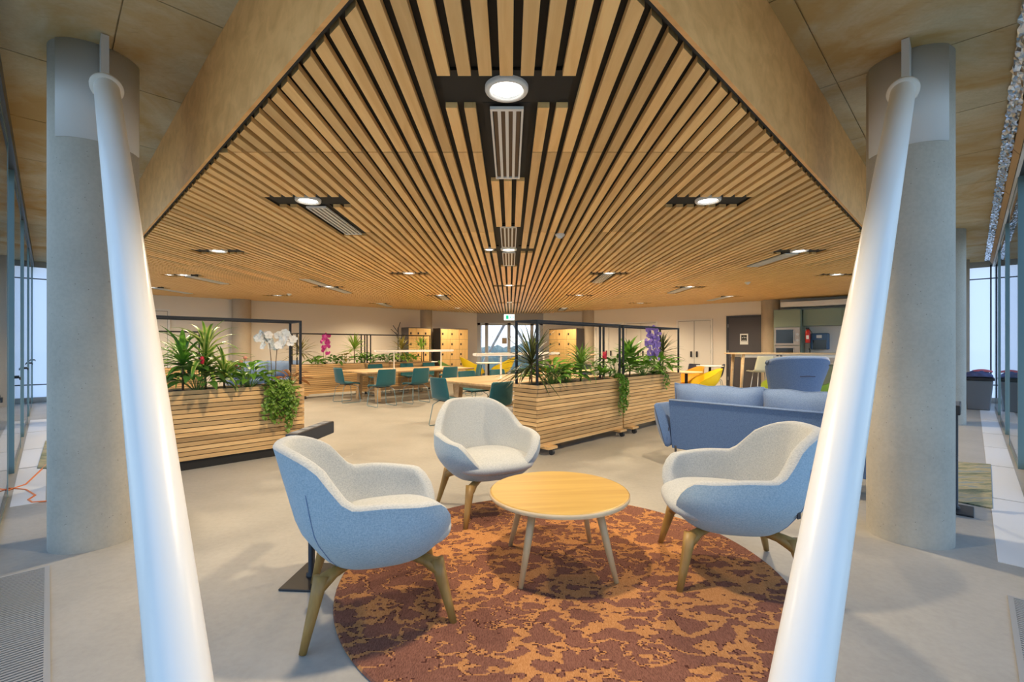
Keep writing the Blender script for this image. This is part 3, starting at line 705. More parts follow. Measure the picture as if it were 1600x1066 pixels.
# ------------------------------------------------------------------ planters
BZ, TZ, NB = .105, .87, 15
PBH = (TZ-BZ)/NB
bmesh_ = {}
def board(L, k):
    key = (round(L,3), k % 3)
    if key not in bmesh_: bmesh_[key] = MB().bx(0, L, 0, .018, 0, PBH-.0085).mesh('slat', 'planter_wood')
    return bmesh_[key]
def planter(x, y, rz, L, lab, base, W_=.42, grp='slatted timber planters'):
    t = thing('planter', lab, 'planter', (x, y, 0), rz, group=grp)
    MB().bx(.018, L-.018, .018, W_-.018, BZ, TZ-.03).build('liner', 'black', t)
    MB().bx(.03, L-.03, .03, W_-.03, TZ-.03, TZ-.025).build('soil', 'soil', t)
    for k in range(NB):
        z = BZ+k*PBH
        inst(board(L, k), 'slat', t, (0, 0, z)); inst(board(L, k+1), 'slat', t, (L, W_, z), (0,0,math.pi))
        inst(board(W_-.036, k), 'slat', t, (.018, .018, z), (0,0,R(90)), (1,1,1)); inst(board(W_-.036, k+1), 'slat', t, (L-.018, W_-.018, z), (0,0,R(-90)))
    q = .0125; FT = 1.64
    for px in (q+.022, L-q-.022):
        for py in (q+.022, W_-q-.022): MB().bx(px-q, px+q, py-q, py+q, TZ-.03, FT).build('post', 'black_metal', t)
    for py in (q+.022, W_-q-.022): MB().bx(.022, L-.022, py-q, py+q, FT, FT+.025).build('rail', 'black_metal', t)
    for px in (q+.022, L-q-.022): MB().bx(px-q, px+q, .047, W_-.047, FT, FT+.025).build('rail', 'black_metal', t)
    if base == 'plinth': MB().bx(.015, L-.015, .02, W_-.02, 0, BZ).build('plinth', 'black', t)
    else:
        for px in (.20, L-.12):
            MB().bx(px-.085, px+.085, -.085, W_+.085, BZ-.03, BZ).build('skid', 'planter_wood', t)
            for py in (-.06, W_+.06):
                c = MB().tube([(px-.018, py, .036), (px+.018, py, .036)], .036, 18).build('caster', 'black_plastic', t)
                MB().bx(px-.02, px+.02, py-.02, py+.02, .064, BZ-.03).build('fork', 'black_metal', c)
    return t
def along(o, s): return (o[0]+s*S2, o[1]+s*S2)
EO = (.33, 5.60); EL = 1.94
planter(*EO, R(45), EL, 'slatted planter on castors with the spiky dark plant at its near corner', 'cast')
EO2 = along(EO, EL+.03); planter(*EO2, R(45), EL, 'slatted planter on castors holding the purple flowers, beside the sofa', 'cast')
AO = (-2.61-2.1*S2, 5.86-2.1*S2); planter(*AO, R(45), 2.1, 'slatted planter on black plinth with white orchid and trailing ivy', 'plinth')
DO = (-5.35, 11.55); planter(*DO, R(44), 1.95, 'slatted planter with the magenta orchid, behind the teal chairs', 'cast')
DO2 = (DO[0]+1.99*math.cos(R(44)), DO[1]+1.99*math.sin(R(44))); planter(*DO2, R(44), 2.05, 'slatted planter left of the lockers behind the long table', 'cast')
PO = (-6.8-1.95*S2, 10.3-1.95*S2); planter(*PO, R(45), 1.95, 'slatted planter far back on the left, seen through the near frame', 'plinth')

# ------------------------------------------------------------------ plants
def leaf_mesh(name, L, w, a0, a1, mat, nseg=6, fold=.25, shape='strap'):
    """leaf along +x: starts at elevation a0 and bends to a1 (degrees, relative)"""
    m = MB(); x = z = 0.0; vs_ = []; ds = L/nseg
    for i in range(nseg+1):
        t_ = i/nseg
        if shape == 'strap': ww = w*(.45+.55*math.sin(math.pi*min(1, t_*1.25+.12)*.5))*(1-max(0, t_-.45)/.55)**.75 if t_ < 1 else 0.0
        else: ww = w*math.sin(math.pi*min(1, .04+t_*.96))**.8*(1.1-.35*t_)
        ww = max(ww, .0008)
        an = R(a0+(a1-a0)*t_); vs_ += [(x, -ww/2, z+ww*fold), (x, 0, z), (x, ww/2, z+ww*fold)]
        x += ds*math.cos(an); z += ds*math.sin(an)
    fs = []
    for i in range(nseg):
        for k in (0, 1): fs.append((i*3+k, i*3+k+3, i*3+k+4, i*3+k+1))
    return MB().add(vs_, fs).mesh(name, mat, True)
LEAF = {}
def leaves(kind, mat):
    key = (kind, mat)
    if key in LEAF: return LEAF[key]
    if kind == 'spike': r = [leaf_mesh('leaf', .46, .022, 4, d, mat, 5, .3) for d in (-10, -25, -45)]
    elif kind == 'strap': r = [leaf_mesh('leaf', .40, .052, 12, d, mat, 7, .22) for d in (-45, -70, -100)]
    elif kind == 'grassy': r = [leaf_mesh('leaf', .36, .022, 10, d, mat, 6, .25) for d in (-50, -80, -110)]
    elif kind == 'broad': r = [leaf_mesh('leaf', .20, .085, 15, d, mat, 6, .15, 'oval') for d in (-35, -60, -80)]
    elif kind == 'long': r = [leaf_mesh('leaf', .30, .07, 10, d, mat, 6, .2, 'oval') for d in (-20, -40, -60)]
    else: r = [leaf_mesh('leaf', .06, .05, 5, d, mat, 3, .1, 'oval') for d in (-30, -60)]
    LEAF[key] = r; return r
def join_leaves(items, name, mat, parent):
    m = MB()
    for me, loc, rot, sc in items:
        M_ = Matrix.Translation(loc) @ Euler(rot).to_matrix().to_4x4() @ Matrix.Diagonal((*sc, 1))
        m.add([M_ @ v.co for v in me.vertices], [tuple(p.vertices) for p in me.polygons])
    return tag(m.build(name, mat, parent, True), kind='stuff')
SZ0 = TZ-.028
def ploc(o, s, w, rz=R(45), z=SZ0):
    return (o[0]+s*math.cos(rz)-w*math.sin(rz), o[1]+s*math.sin(rz)+w*math.cos(rz), z)
def rosette(o, s, w, kind, mat, n, h, lab, cat='plant', name='potted_plant', sc=1.0, el=(5,75), joined=False, rz=R(45), spread=.25, stem=True, grp=None):
    t = thing(name, lab, cat, ploc(o, s, w, rz), random.uniform(0, 6), group=grp)
    if stem and h > .05: MB().tube([(0,0,0), (.008,.004,h*.5), (0,0,h*.98)], [.013,.011,.009], 8).build('stem', 'bark', t, True)
    L = leaves(kind, mat); items = []
    for i in range(n):
        q = (i+.5)/n; e = R(el[0]+(el[1]-el[0])*q+random.uniform(-9,9)); yaw = i*2.39996+random.uniform(-.25,.25); k = sc*random.uniform(.75,1.12)*(1-.25*q*(kind == 'spike'))
        loc = (.012*math.cos(yaw), .012*math.sin(yaw), h*(1-spread*(1-q)))
        items.append((random.choice(L), loc, (0,-e,yaw), (k,k*(1.9 if joined else 1.25 if kind == 'spike' else 1),k)))
    if joined: join_leaves(items, 'foliage', mat, t)
    else:
        for me, l, r, s_ in items: inst(me, 'leaf', t, l, r, s_)
    return t
def bush(o, s, w, kind, mat, n, h, rad, lab, sc=1.0, joined=False, rz=R(45), name='leafy_plant', grp=None):
    t = thing(name, lab, 'plant', ploc(o, s, w, rz), 0, group=grp); L = leaves(kind, mat); items = []; st = MB()
    for i in range(n):
        yaw = i*2.39996+random.uniform(-.3,.3); q = math.sqrt((i+.5)/n); r_ = rad*q*.75
        loc = Vector((r_*math.cos(yaw)*.8, r_*math.sin(yaw)*.8, h*(1-.75*q*q)*random.uniform(.7,1.0)+.02)); k = sc*random.uniform(.7,1.15)
        st.tube([(loc.x*.2, loc.y*.2, 0), (loc.x*.6, loc.y*.6, loc.z*.6), tuple(loc)], .003, 4, False)
        items.append((random.choice(L), tuple(loc), (random.uniform(-.3,.3), -R(random.uniform(-5,45)*(1.1-q*.8)), yaw), (k,k,k)))
    st.build('stems', 'stem_green', t, True)
    if joined: join_leaves(items, 'foliage', mat, t)
    else:
        for me, l, r, s_ in items: inst(me, 'leaf', t, l, r, s_)
    return t
def blossom_mesh(mat, r):
    m = MB()
    for k in range(5):
        a = 2*math.pi*k/5+.3; c, s = math.cos(a), math.sin(a); w = r*(.62 if k % 2 else .5)
        pts = [(0,0,0), (r*.5, -w, .12*r), (r*.95, -w*.5, .05*r), (r, 0, 0), (r*.95, w*.5, .05*r), (r*.5, w, .12*r)]
        # petals stand in the y-z plane facing -y
        m.add([(x*c-y*s, -z, x*s+y*c) for x, y, z in pts], [(0,1,2,3), (0,3,4,5)])
    m.add([(-.18*r,-.10*r,-.1*r), (.18*r,-.10*r,-.1*r), (0,-.32*r,.12*r), (0,-.2*r,-.35*r)], [(0,1,2), (0,3,1), (1,3,2), (3,0,2)])
    return m.mesh('blossom', mat, False)
def orchid(o, s, w, mat, lab, h=.5, nst=2, nb=7, r=.045, rz=R(45), leafn=5, clump=.10, upright=0):
    t = thing('orchid', lab, 'orchid', ploc(o, s, w, rz), 0); bm = blossom_mesh(mat, r)
    for k in range(nst):
        sg = -1 if k % 2 == 0 else 1; bend = .10*sg+.02*k
        if upright: bend = 0.0
        P = [(0.02*sg,0,0), (.03*sg,0,h*.5), (.05*sg,0,h*.85), (.05*sg+bend*.6,-.01,h*.98), (.05*sg+bend*1.4,-.02,h*.93)]
        MB().tube(P, [.005,.0045,.004,.003,.002], 6).build('stem', 'bark', t, True)
        for j in range(nb):
            q = j/(nb-1); i0 = 2+q*1.99; i = int(i0); p = Vector(P[i]).lerp(Vector(P[min(i+1,4)]), i0-i)
            if upright: p = Vector((.03*sg*(k > 0), 0, h-upright*(1-q)))
            inst(bm, 'blossom', t, (p.x+random.uniform(-clump,clump)*.5, p.y+random.uniform(-.04,.03), p.z+random.uniform(-clump,clump)*.55), (random.uniform(-.4,.4), 0, random.uniform(-.8,.8)), (1,1,1))
    L = leaves('broad', 'leaf_dark')
    for k in range(leafn): inst(L[k % 3], 'leaf', t, (0,0,.01), (0,-R(25),k*2*math.pi/leafn), (1,.7,1))
    return t
# planter A (left foreground)
rosette(AO, 1.08, .22, 'strap', 'leaf_varieg', 34, .46, 'tall striped dracaena in the left planter', 'plant', 'dracaena', 1.3, (-5,80), spread=.55)
rosette(AO, 1.25, .14, 'strap', 'leaf_varieg', 30, .17, 'short striped dracaena in front of the tall one in the left planter', 'plant', 'dracaena', .95, (15,80))
rosette(AO, .86, .2, 'strap', 'leaf_mid', 32, .36, 'green strap-leaved plant beside the white tube in the left planter', 'plant', 'dracaena', 1.1, (0,75))
bush(AO, .98, .12, 'broad', 'leaf_dark', 32, .26, .30, 'dark leafy plant low behind the white tube in the left planter', 1.35)
bush(AO, 1.52, .18, 'broad', 'leaf_mid', 40, .27, .32, 'leafy anthurium in the middle of the left planter', 1.15)
t = thing('anthurium_flower', 'small pink flowers standing above the left planter leaves', 'flower', ploc(AO, 1.42, .14))
for dx, dz in ((-.06,.27), (.0,.31), (.05,.36), (-.02,.24)):
    MB().tube([(0,0,0), (dx*.5,0,dz*.6), (dx,0,dz)], .003, 5).build('stem', 'stem_green', t); MB().lathe([(0,-.02),(.018,-.01),(.024,.01),(.0,.025)], 8, c=(dx,0,dz)).build('bloom', 'petal_pink', t, True)
t = thing('bromeliad_flower', 'red bromeliad flower among the left dracaena leaves', 'flower', ploc(AO, 1.02, .10)); MB().tube([(0,0,0),(0,0,.30)], .004, 5).build('stem', 'stem_green', t); MB().lathe([(0,.28),(.02,.31),(.026,.35),(.012,.39),(0,.40)], 8).build('bloom', 'petal_red', t, True)
orchid(AO, 1.80, .2, 'petal_white', 'white orchid with two stems in the left planter', .62, 2, 15, .052, clump=.13)
bush(AO, 2.02, .22, 'long', 'leaf_red', 14, .12, .16, 'reddish leafy plant at the right end of the left planter', .85)
def trailer(o, s, w, lab, mat, length, width, nv, density, size, rz=R(45), seed=1, out=.05, name='trailing_ivy', top=True):
    rnd = random.Random(seed); t = thing(name, lab, 'plant', ploc(o, s, w, rz), rz); L = leaves('ivy', mat); items = []; st = MB()
    for k in range(nv):
        x0 = (rnd.random()-.5)*width; ln = length*(.35+.65*rnd.random()*(1-abs(x0)/width*.8)); P = [(x0*.4, 0, .02), (x0*.7, -w*.6, .08), (x0, -w-.03, .03)]
        z = .03; x = x0; dy = -w-.03-rnd.random()*out
        while z > -ln: z -= .05; x += rnd.uniform(-.018,.018); P.append((x, dy+rnd.uniform(-.01,.01), z))
        st.tube(P, .0022, 4, False)
        for p, p2 in zip(P, P[1:]):
            for j in range(density):
                q = Vector(p).lerp(Vector(p2), rnd.random()); items.append((rnd.choice(L), (q.x+rnd.uniform(-.03,.03), q.y-rnd.random()*.035, q.z+rnd.uniform(-.02,.02)), (rnd.uniform(-.5,.5), rnd.uniform(.1,1.1), -math.pi/2+rnd.uniform(-1.4,1.4)), (size*rnd.uniform(.6,1.1),)*3))
    st.build('vine', 'stem_green', t); join_leaves(items, 'foliage', mat, t); return t
trailer(AO, 1.80, .12, 'bright green ivy trailing down the front of the left planter', 'leaf_ivy', .58, .34, 22, 4, .9, seed=3)
# planter E (right of the chairs)
rosette(EO, .12, .2, 'spike', 'leaf_spike', 95, .36, 'dark spiky dracaena at the near corner of the right planter', 'plant', 'dracaena', 1.2, (-35,85), spread=.4)
bush(EO, .52, .2, 'long', 'leaf_mid', 60, .27, .36, 'dense green fern-like plant beside the spiky dracaena', .95)
bush(EO, .85, .22, 'broad', 'leaf_dark', 30, .22, .28, 'dark low leafy plant in the first right planter', 1.2)
rosette(EO, 1.15, .2, 'grassy', 'leaf_varieg', 60, .26, 'pale striped spider plant in the first right planter', 'plant', 'spider_plant', 1.25, (0,80))
t = rosette(EO, 1.62, .14, 'long', 'leaf_mid', 22, .08, 'green bromeliad leaves beneath the red flower', 'plant', 'bromeliad', .8, (10,60))
t = thing('bromeliad_flower', 'red bromeliad flower in the right planter', 'flower', ploc(EO, 1.60, .10)); MB().tube([(0,0,0),(0,0,.34)], .005, 5).build('stem', 'stem_green', t)
for k in range(9):
    a = k*2.4; inst(leaves('ivy', 'leaf_mid')[0], 'leaf', t, (0,0,.1), (0,-.5,a)); 
m = MB()
for k in range(14): a = k*2.4; m.lathe([(0,0),(.014,.015),(.009,.04),(0,.05)], 6, c=(.02*math.cos(a), .02*math.sin(a), .30+.006*k))
m.build('bloom', 'petal_red', t, True)
bush(EO2, .10, .2, 'long', 'leaf_dark', 34, .32, .32, 'dark leafy plant behind the trailing vine between the right planters', 1.2)
rosette(EO2, .50, .2, 'long', 'leaf_mid', 40, .28, 'broad leaved green plant in the second right planter', 'plant', 'leafy_plant', 1.4, (5,85))
bush(EO2, .92, .2, 'broad', 'leaf_mid', 34, .26, .32, 'green leafy plant left of the purple flowers', 1.2)
orchid(EO2, 1.20, .16, 'petal_purple', 'tall purple orchid in the second right planter', .78, 3, 34, .030, clump=.20, upright=.45)
bush(EO2, 1.40, .16, 'long', 'leaf_mid', 50, .32, .36, 'drooping fern-like plant at the far end of the right planters', .95)
rosette(EO2, 1.72, .24, 'spike', 'leaf_spike', 64, .48, 'dark spiky dracaena at the far end of the right planters', 'plant', 'dracaena', .95, (-20,85), spread=.35)
trailer(EO, 1.84, .10, 'fine-leaved vine trailing down between the two right planters', 'leaf_mid', .55, .20, 16, 4, .6, seed=5, name='trailing_vine')
trailer(EO2, 1.25, .10, 'long green fronds hanging over the second right planter', 'leaf_mid', .26, .10, 4, 3, .7, seed=8, name='trailing_vine')
# planters D (behind the dining tables)
zr = R(44)
rosette(DO, .18, .2, 'spike', 'leaf_gold', 44, .40, 'golden spiky dracaena at the left end of the back planters', 'plant', 'dracaena', 1.25, (-20,85), True, zr)
bush(DO, .55, .2, 'broad', 'leaf_mid', 20, .16, .26, 'low green plant left of the magenta orchid', 1.3, True, zr)
orchid(DO, .80, .2, 'petal_magenta', 'magenta orchid in the back planter', .70, 2, 16, .05, zr, 4, .22, .30)
bush(DO, 1.1, .2, 'broad', 'leaf_dark', 20, .2, .26, 'dark leafy plant right of the magenta orchid', 1.3, True, zr)
bush(DO, 1.35, .2, 'broad', 'leaf_gold', 14, .3, .18, 'golden leafed plant in the back planter', 1.1, True, zr)
rosette(DO, 1.62, .2, 'spike', 'leaf_lime', 50, .48, 'green spiky yucca in the middle of the back planters', 'plant', 'yucca', 1.2, (-15,85), True, zr)
bush(DO, 1.85, .2, 'broad', 'leaf_mid', 24, .26, .26, 'leafy plant at the frame posts between the back planters', 1.4, True, zr)
for k, (s_, mt) in enumerate(((.2,'leaf_mid'), (.62,'leaf_dark'), (1.05,'leaf_lime'), (1.45,'leaf_mid'))):
    bush(DO2, s_, .2, 'broad', mt, 20, .24, .26, '%s low leafy plant from the left in the planter beside the lockers' % ordn[k], 1.35, True, zr)
rosette(DO2, 1.15, .25, 'spike', 'leaf_gold', 44, .46, 'yellow-green spiky plant behind the desk lamp bar', 'plant', 'dracaena', 1.15, (-15,85), True, zr)
rosette(DO2, 1.85, .25, 'spike', 'leaf_lime', 44, .52, 'green spiky plant in front of the lockers', 'plant', 'yucca', 1.1, (-15,85), True, zr)
rosette(PO, 1.5, .2, 'spike', 'leaf_lime', 40, .4, 'spiky plant in the far left planter', 'plant', 'yucca', 1.0, (-15,85), True)
bush(PO, 1.1, .2, 'broad', 'leaf_mid', 20, .25, .28, 'leafy plant in the far left planter', .9, True)
# ------------------------------------------------------------------ long tables, teal chairs, lamp bars
def long_table(lab, L, N, ln):
    """L, N: left and near corner of the top; the table runs off along (1,1)"""
    L = Vector(L); N = Vector(N); w = (N-L).length; t = thing('meeting_table', lab, 'table', ((L.x+N.x)/2, (L.y+N.y)/2, 0), R(45), group='long wooden meeting tables')
    MB().bx(0, ln, -w/2, w/2, .70, .74).build('table_top', 'table_wood', t, bevel=.008)
    for x in (.42, ln-.42):
        for s in (-1, 1): MB().box((x, s*w*.30, .35), (.09, .13, .70), M=Matrix.Rotation(R(7*s), 3, 'X')).build('leg', 'table_wood', t)
        MB().bx(x-.04, x+.04, -w*.3, w*.3, .60, .70).build('cross_beam', 'table_wood', t)
    MB().bx(.42, ln-.42, -.04, .04, .22, .30).build('stretcher', 'table_wood', t)
    for sx in (-1, 1): MB().tube([(ln/2+sx*(ln/2-.5), 0, .26), (ln/2+sx*.35, 0, .70)], .03, 8).build('brace', 'table_wood', t)
    return t
long_table('long wooden meeting table at the back, nearest the slatted planters', (-4.30, 11.55), (-3.25, 10.5), 3.2)
long_table('long wooden meeting table behind the right planter', (-1.47, 8.37), (-.33, 7.18), 3.0)
def lamp_bar(p0, p1, z, posts, lab):
    a, b = Vector((*p0, z)), Vector((*p1, z)); t = thing('desk_lamp', lab, 'lamp', (a.x, a.y, .74), math.atan2(b.y-a.y, b.x-a.x)); L = (b-a).length; h = z-.74
    MB().bx(0, L, -.05, .05, h, h+.045).build('lamp_bar', 'white_satin', t, bevel=.006)
    MB().bx(.03, L-.03, -.035, .035, h-.006, h).build('light_strip', 'bar_glow', t)
    for q in posts: MB().bx(q*L-.012, q*L+.012, -.012, .012, .0, h).build('post', 'white_satin', t); MB().bx(q*L-.06, q*L+.06, -.05, .05, 0, .01).build('foot', 'white_satin', t)
lamp_bar((-3.32, 11.35), (-1.62, 13.05), 1.19, (.22, .83), 'white desk lamp bar on two posts over the back table')
lamp_bar((-.62, 8.05), (1.0, 9.67), 1.17, (.28, .8), 'white desk lamp bar over the table behind the right planter')

def dining():
    t = thing('dining_chair', 'x', 'chair', group='teal shell chairs')
    # local +x is the way the sitter faces
    prof = [(.225,.435), (.20,.455), (.10,.448), (0,.44), (-.10,.442), (-.165,.465), (-.20,.52), (-.225,.62), (-.245,.72), (-.26,.80), (-.263,.825)]
    n = len(prof)-1
    def f(u, v):
        i = u*n; k = min(int(i), n-1); q = i-k; x = prof[k][0]*(1-q)+prof[k+1][0]*q; z = prof[k][1]*(1-q)+prof[k+1][1]*q
        a = (v-.5)*2; hw = .235-.02*sstep(.5,1,u)
        e = .12*abs(a)**6*((u > .95)-(u < .05)*0)
        y = a*hw*(1-.10*(u > .97)); lift = .035*a*a*(1-sstep(.4,.6,u))*sstep(.0,.3,u); fwd = .045*a*a*sstep(.4,.7,u)
        return (x+fwd, y, z+lift)
    MB().grid(f, 20, 10).build('shell', 'fab_teal', t, True, solid=.022)
    for s in (-1, 1):
        P = [(.10,s*.14,.425), (.20,s*.20,.36), (.235,s*.235,.03), (.22,s*.235,.008), (0,s*.235,.007), (-.21,s*.235,.008), (-.225,s*.235,.03), (-.17,s*.20,.36), (-.09,s*.14,.425)]
        MB().tube(P, .007, 8).build('sled_leg', 'teal_frame', t, True)
    MB().bx(-.09,.10,-.14,.14,.418,.432).build('seat_plate', 'black_metal', t)
    return t
dc = dining()
cl = [(-2.86,10.32,135,'teal chair at the near left side of the back table, back to camera'),
      (-2.22,10.92,135,'teal chair second from the left on the near side of the back table'),
      (-1.62,11.55,135,'teal chair third from the left on the near side of the back table'),
      (-3.90,11.02,45,'teal chair at the left end of the back table'),
      (-3.62,12.78,-45,'teal chair at the far left side of the back table'),
      (-2.90,13.5,-45,'teal chair second from the left on the far side of the back table'),
      (-2.35,14.05,-45,'teal chair third from the left on the far side of the back table'),
      (-1.05,12.7,200,'teal chair turned sideways at the right end of the back table'),
      (-1.03,7.72,45,'teal chair at the left end of the nearer table, behind the facing armchair'),
      (-.26,6.86,135,'teal chair on the near side of the nearer table, beside the planter corner'),
      (-.74,9.36,-45,'teal chair on the far side of the nearer table, left of the lamp post'),
      (-.13,9.97,-45,'teal chair on the far side of the nearer table, right of the lamp post')]
for i, (x, y, a, lab) in enumerate(cl):
    if i == 0: dc.location = (x, y, 0); dc.rotation_euler = (0,0,R(a)); dc['label'] = lab
    else: dup(dc, (x, y, 0), R(a), lab, 'teal shell chairs')

# ------------------------------------------------------------------ shell armchairs, small tables
def shell_chair(x, y, a, mat, lab, sc=1.0, grp=None):
    t = thing('shell_armchair', lab, 'chair', (x, y, 0), R(a), group=grp); t.scale = (sc,sc,sc)
    rim = lambda b: .44+.18*sstep(.5,1.5,b)+.22*sstep(1.2,2.9,b)
    tub(rim, .32, .30, .30, .35, .40, .02, .43, ('shell','seat_shell',mat,mat), t, 40, 2.2)
    for sx in (-1,1):
        for sy in (-1,1): MB().tube([(.24*sx,.22*sy,0), (.12*sx,.11*sy,.41)], [.010,.014], 8).build('leg', 'pale_leg', t, True)
    return t
g_ = 'yellow shell chairs'
shell_chair(-1.06, 14.5, 10, 'yellow', 'yellow shell chair left of the round table near the far window', 1.18, grp=g_)
shell_chair(-.36, 14.4, 172, 'yellow', 'yellow shell chair right of the round table near the far window', 1.18, grp=g_)
shell_chair(-2.0, 15.7, 10, 'green_shell', 'green shell chair in front of the lockers left of the window')
shell_chair(4.35, 11.3, 200, 'amber', 'amber yellow shell chair behind the small round table on the right', grp=g_)
shell_chair(4.28, 10.3, 178, 'yellow', 'lemon yellow shell chair seen side-on behind the blue sofa', grp=g_)
shell_chair(4.76, 8.1, 60, 'lime', 'lime green shell chair peeping out left of the wing chair')
shell_chair(5.62, 8.0, 100, 'green_shell', 'green shell chair peeping out right of the wing chair')
def round_table(x, y, r, z, mat, lab, leg='black_metal'):
    t = thing('round_table', lab, 'table', (x, y, 0)); MB().lathe([(0,z-.025), (r-.01,z-.025), (r,z-.015), (r,z-.004), (r-.006,z), (0,z)], 40).build('table_top', mat, t)
    MB().tube([(0,0,.02),(0,0,z-.025)], .035, 14).build('post', leg, t, True); MB().lathe([(0,0),(.24,0),(.24,.01),(.05,.03),(0,.03)], 28).build('foot', leg, t, True)
round_table(-.72, 15.4, .42, .78, 'wall_white', 'round white table between the yellow chairs near the window')
round_table(-2.85, 15.9, .36, .80, 'wall_white', 'round white table beside the green chair')
round_table(4.08, 10.7, .36, .745, 'pale_oak', 'small round wooden table behind the right planter')
round_table(2.05, 13.4, .45, 1.10, 'pale_oak', 'tall round table before the lockers on the right')
round_table(1.62, 11.6, .50, .74, 'pale_oak', 'round wooden table seen through the right planter frame')
for x, y, a, lab in ((5.05,13.1,200,'dark upholstered chair left of the yellow chairs by the white doors'), (5.75,13.0,150,'dark chair seen edge-on by the white doors'), (1.95,12.6,250,'dark chair behind the round wooden table in the right planter frame'), (1.15,12.2,-50,'dark chair half hidden by the spiky plant')):
    c = dup(dc, (x, y, 0), R(a), lab, 'dark shell chairs')
    for ch in c.children:
        if ch.name.startswith('shell'): ch.data = ch.data.copy(); ch.data.materials[0] = MATS['fab_dark']
shell_chair(1.0, 11.7, 40, 'amber', 'amber shell chair half hidden behind the right planter leaves', grp=g_)
round_table(5.45, 12.6, .35, .80, 'wall_white', 'small white table between the dark chairs by the white doors')

# bar table and stool
t = thing('bar_table', 'tall wooden bar table before the kitchen', 'table', (5.42, 11.1, 0), R(-6))
MB().bx(0, 2.9, 0, .8, 1.135, 1.165).build('table_top', 'pale_oak', t, bevel=.005)
for x in (.2, 2.7):
    for y in (.08, .72): MB().tube([(x-(.06 if x < 1 else -.06), y, 0), (x, y, 1.135)], [.03,.042], 12).build('leg', 'pale_oak', t, True)
MB().bx(.15, 2.75, .06, .10, 1.06, 1.135).build('apron', 'wall_white', t); MB().bx(.15, 2.75, .70, .74, 1.06, 1.135).build('apron', 'wall_white', t)
m = MB(); m.bx(.95,1.0,.05,.06,1.09,1.115); m.bx(1.03,1.08,.05,.06,1.09,1.115); m.build('socket', 'black_plastic', t)
t = thing('bar_stool', 'pale plastic bar stool at the bar table', 'stool', (5.85, 10.75, 0), R(86))
def stoolf(u, v):
    a = (v-.5)*2; prof = [(.2,.72), (.1,.735), (0,.73), (-.12,.735), (-.18,.78), (-.21,.90), (-.235,1.03), (-.24,1.10)]; i = u*7; k = min(int(i), 6); q = i-k
    x = prof[k][0]*(1-q)+prof[k+1][0]*q; z = prof[k][1]*(1-q)+prof[k+1][1]*q; return (x+.05*a*a*sstep(.5,.8,u), a*(.23+.03*(1-u)-.05*sstep(.5,1,u)), z+.03*a*a*(u < .5))
MB().grid(stoolf, 21, 10).build('shell', 'pale_shell', t, True, solid=.014)
for sx in (-1,1):
    for sy in (-1,1): MB().tube([(.22*sx,.21*sy,0), (.13*sx,.13*sy,.725)], .010, 8).build('leg', 'alu', t, True)
m = MB(); P = [(.19,.185,.25),(-.19,.185,.25),(-.19,-.185,.25),(.19,-.185,.25),(.19,.185,.25)]; m.tube(P, .009, 8, False); m.build('foot_ring', 'alu', t)

# ------------------------------------------------------------------ along the walls: lockers, doors, kitchen
def wthing(name, lab, cat, side, u, off, **k): 
    q = wl(side, u, off); rz = math.atan2(-UR.y*side*-1, UR.x) if False else (math.atan2(UR.y, UR.x) if side > 0 else math.atan2(-UR.y, UR.x))
    return thing(name, lab, cat, (q.x, q.y, 0), rz, **k)
# local x runs to the right along the wall as seen from the room, local -y points into the room
def locker(side, ua, ub, off, ztop, nc, nr, lab):
    """a unit between wall stations ua..ub, its front standing off from the wall"""
    u0 = ua if side > 0 else ub
    t = wthing('locker_unit', lab, 'lockers', side, u0, 0.0, group='locker units'); L = abs(ub-ua)
    MB().bx(0, L, -off, -.26, 0, ztop).build('carcass', 'door_dark', t)
    w, h = (L-.02)/nc, (ztop-.12)/nr
    for i in range(nc):
        for j in range(nr):
            d = MB().bx(.01+i*w+.004, .01+(i+1)*w-.004, -off-.02, -off, .09+j*h+.004, .09+(j+1)*h-.004).build('locker_door', 'locker_wood', t)
            x = .01+i*w+.05; MB().bx(x, x+.05, -off-.035, -off-.02, .09+j*h+h*.42, .09+j*h+h*.62).build('lock', 'black_plastic', d)
off_ = .76
ua, ub = wu(731, off_), wu(688, off_); locker(-1, ua, ub, off_, 1.98, 3, 5, 'wood-fronted locker unit just left of the far window')
ua, ub = wu(673, off_), wu(638, off_); locker(-1, ua, ub, off_, 1.98, 3, 5, 'wood-fronted locker unit further left, behind the planter')
ua, ub = wu(858, off_), wu(901, off_); locker(1, ua, ub, off_, 1.98, 3, 5, 'wood-fronted locker unit right of the far window')
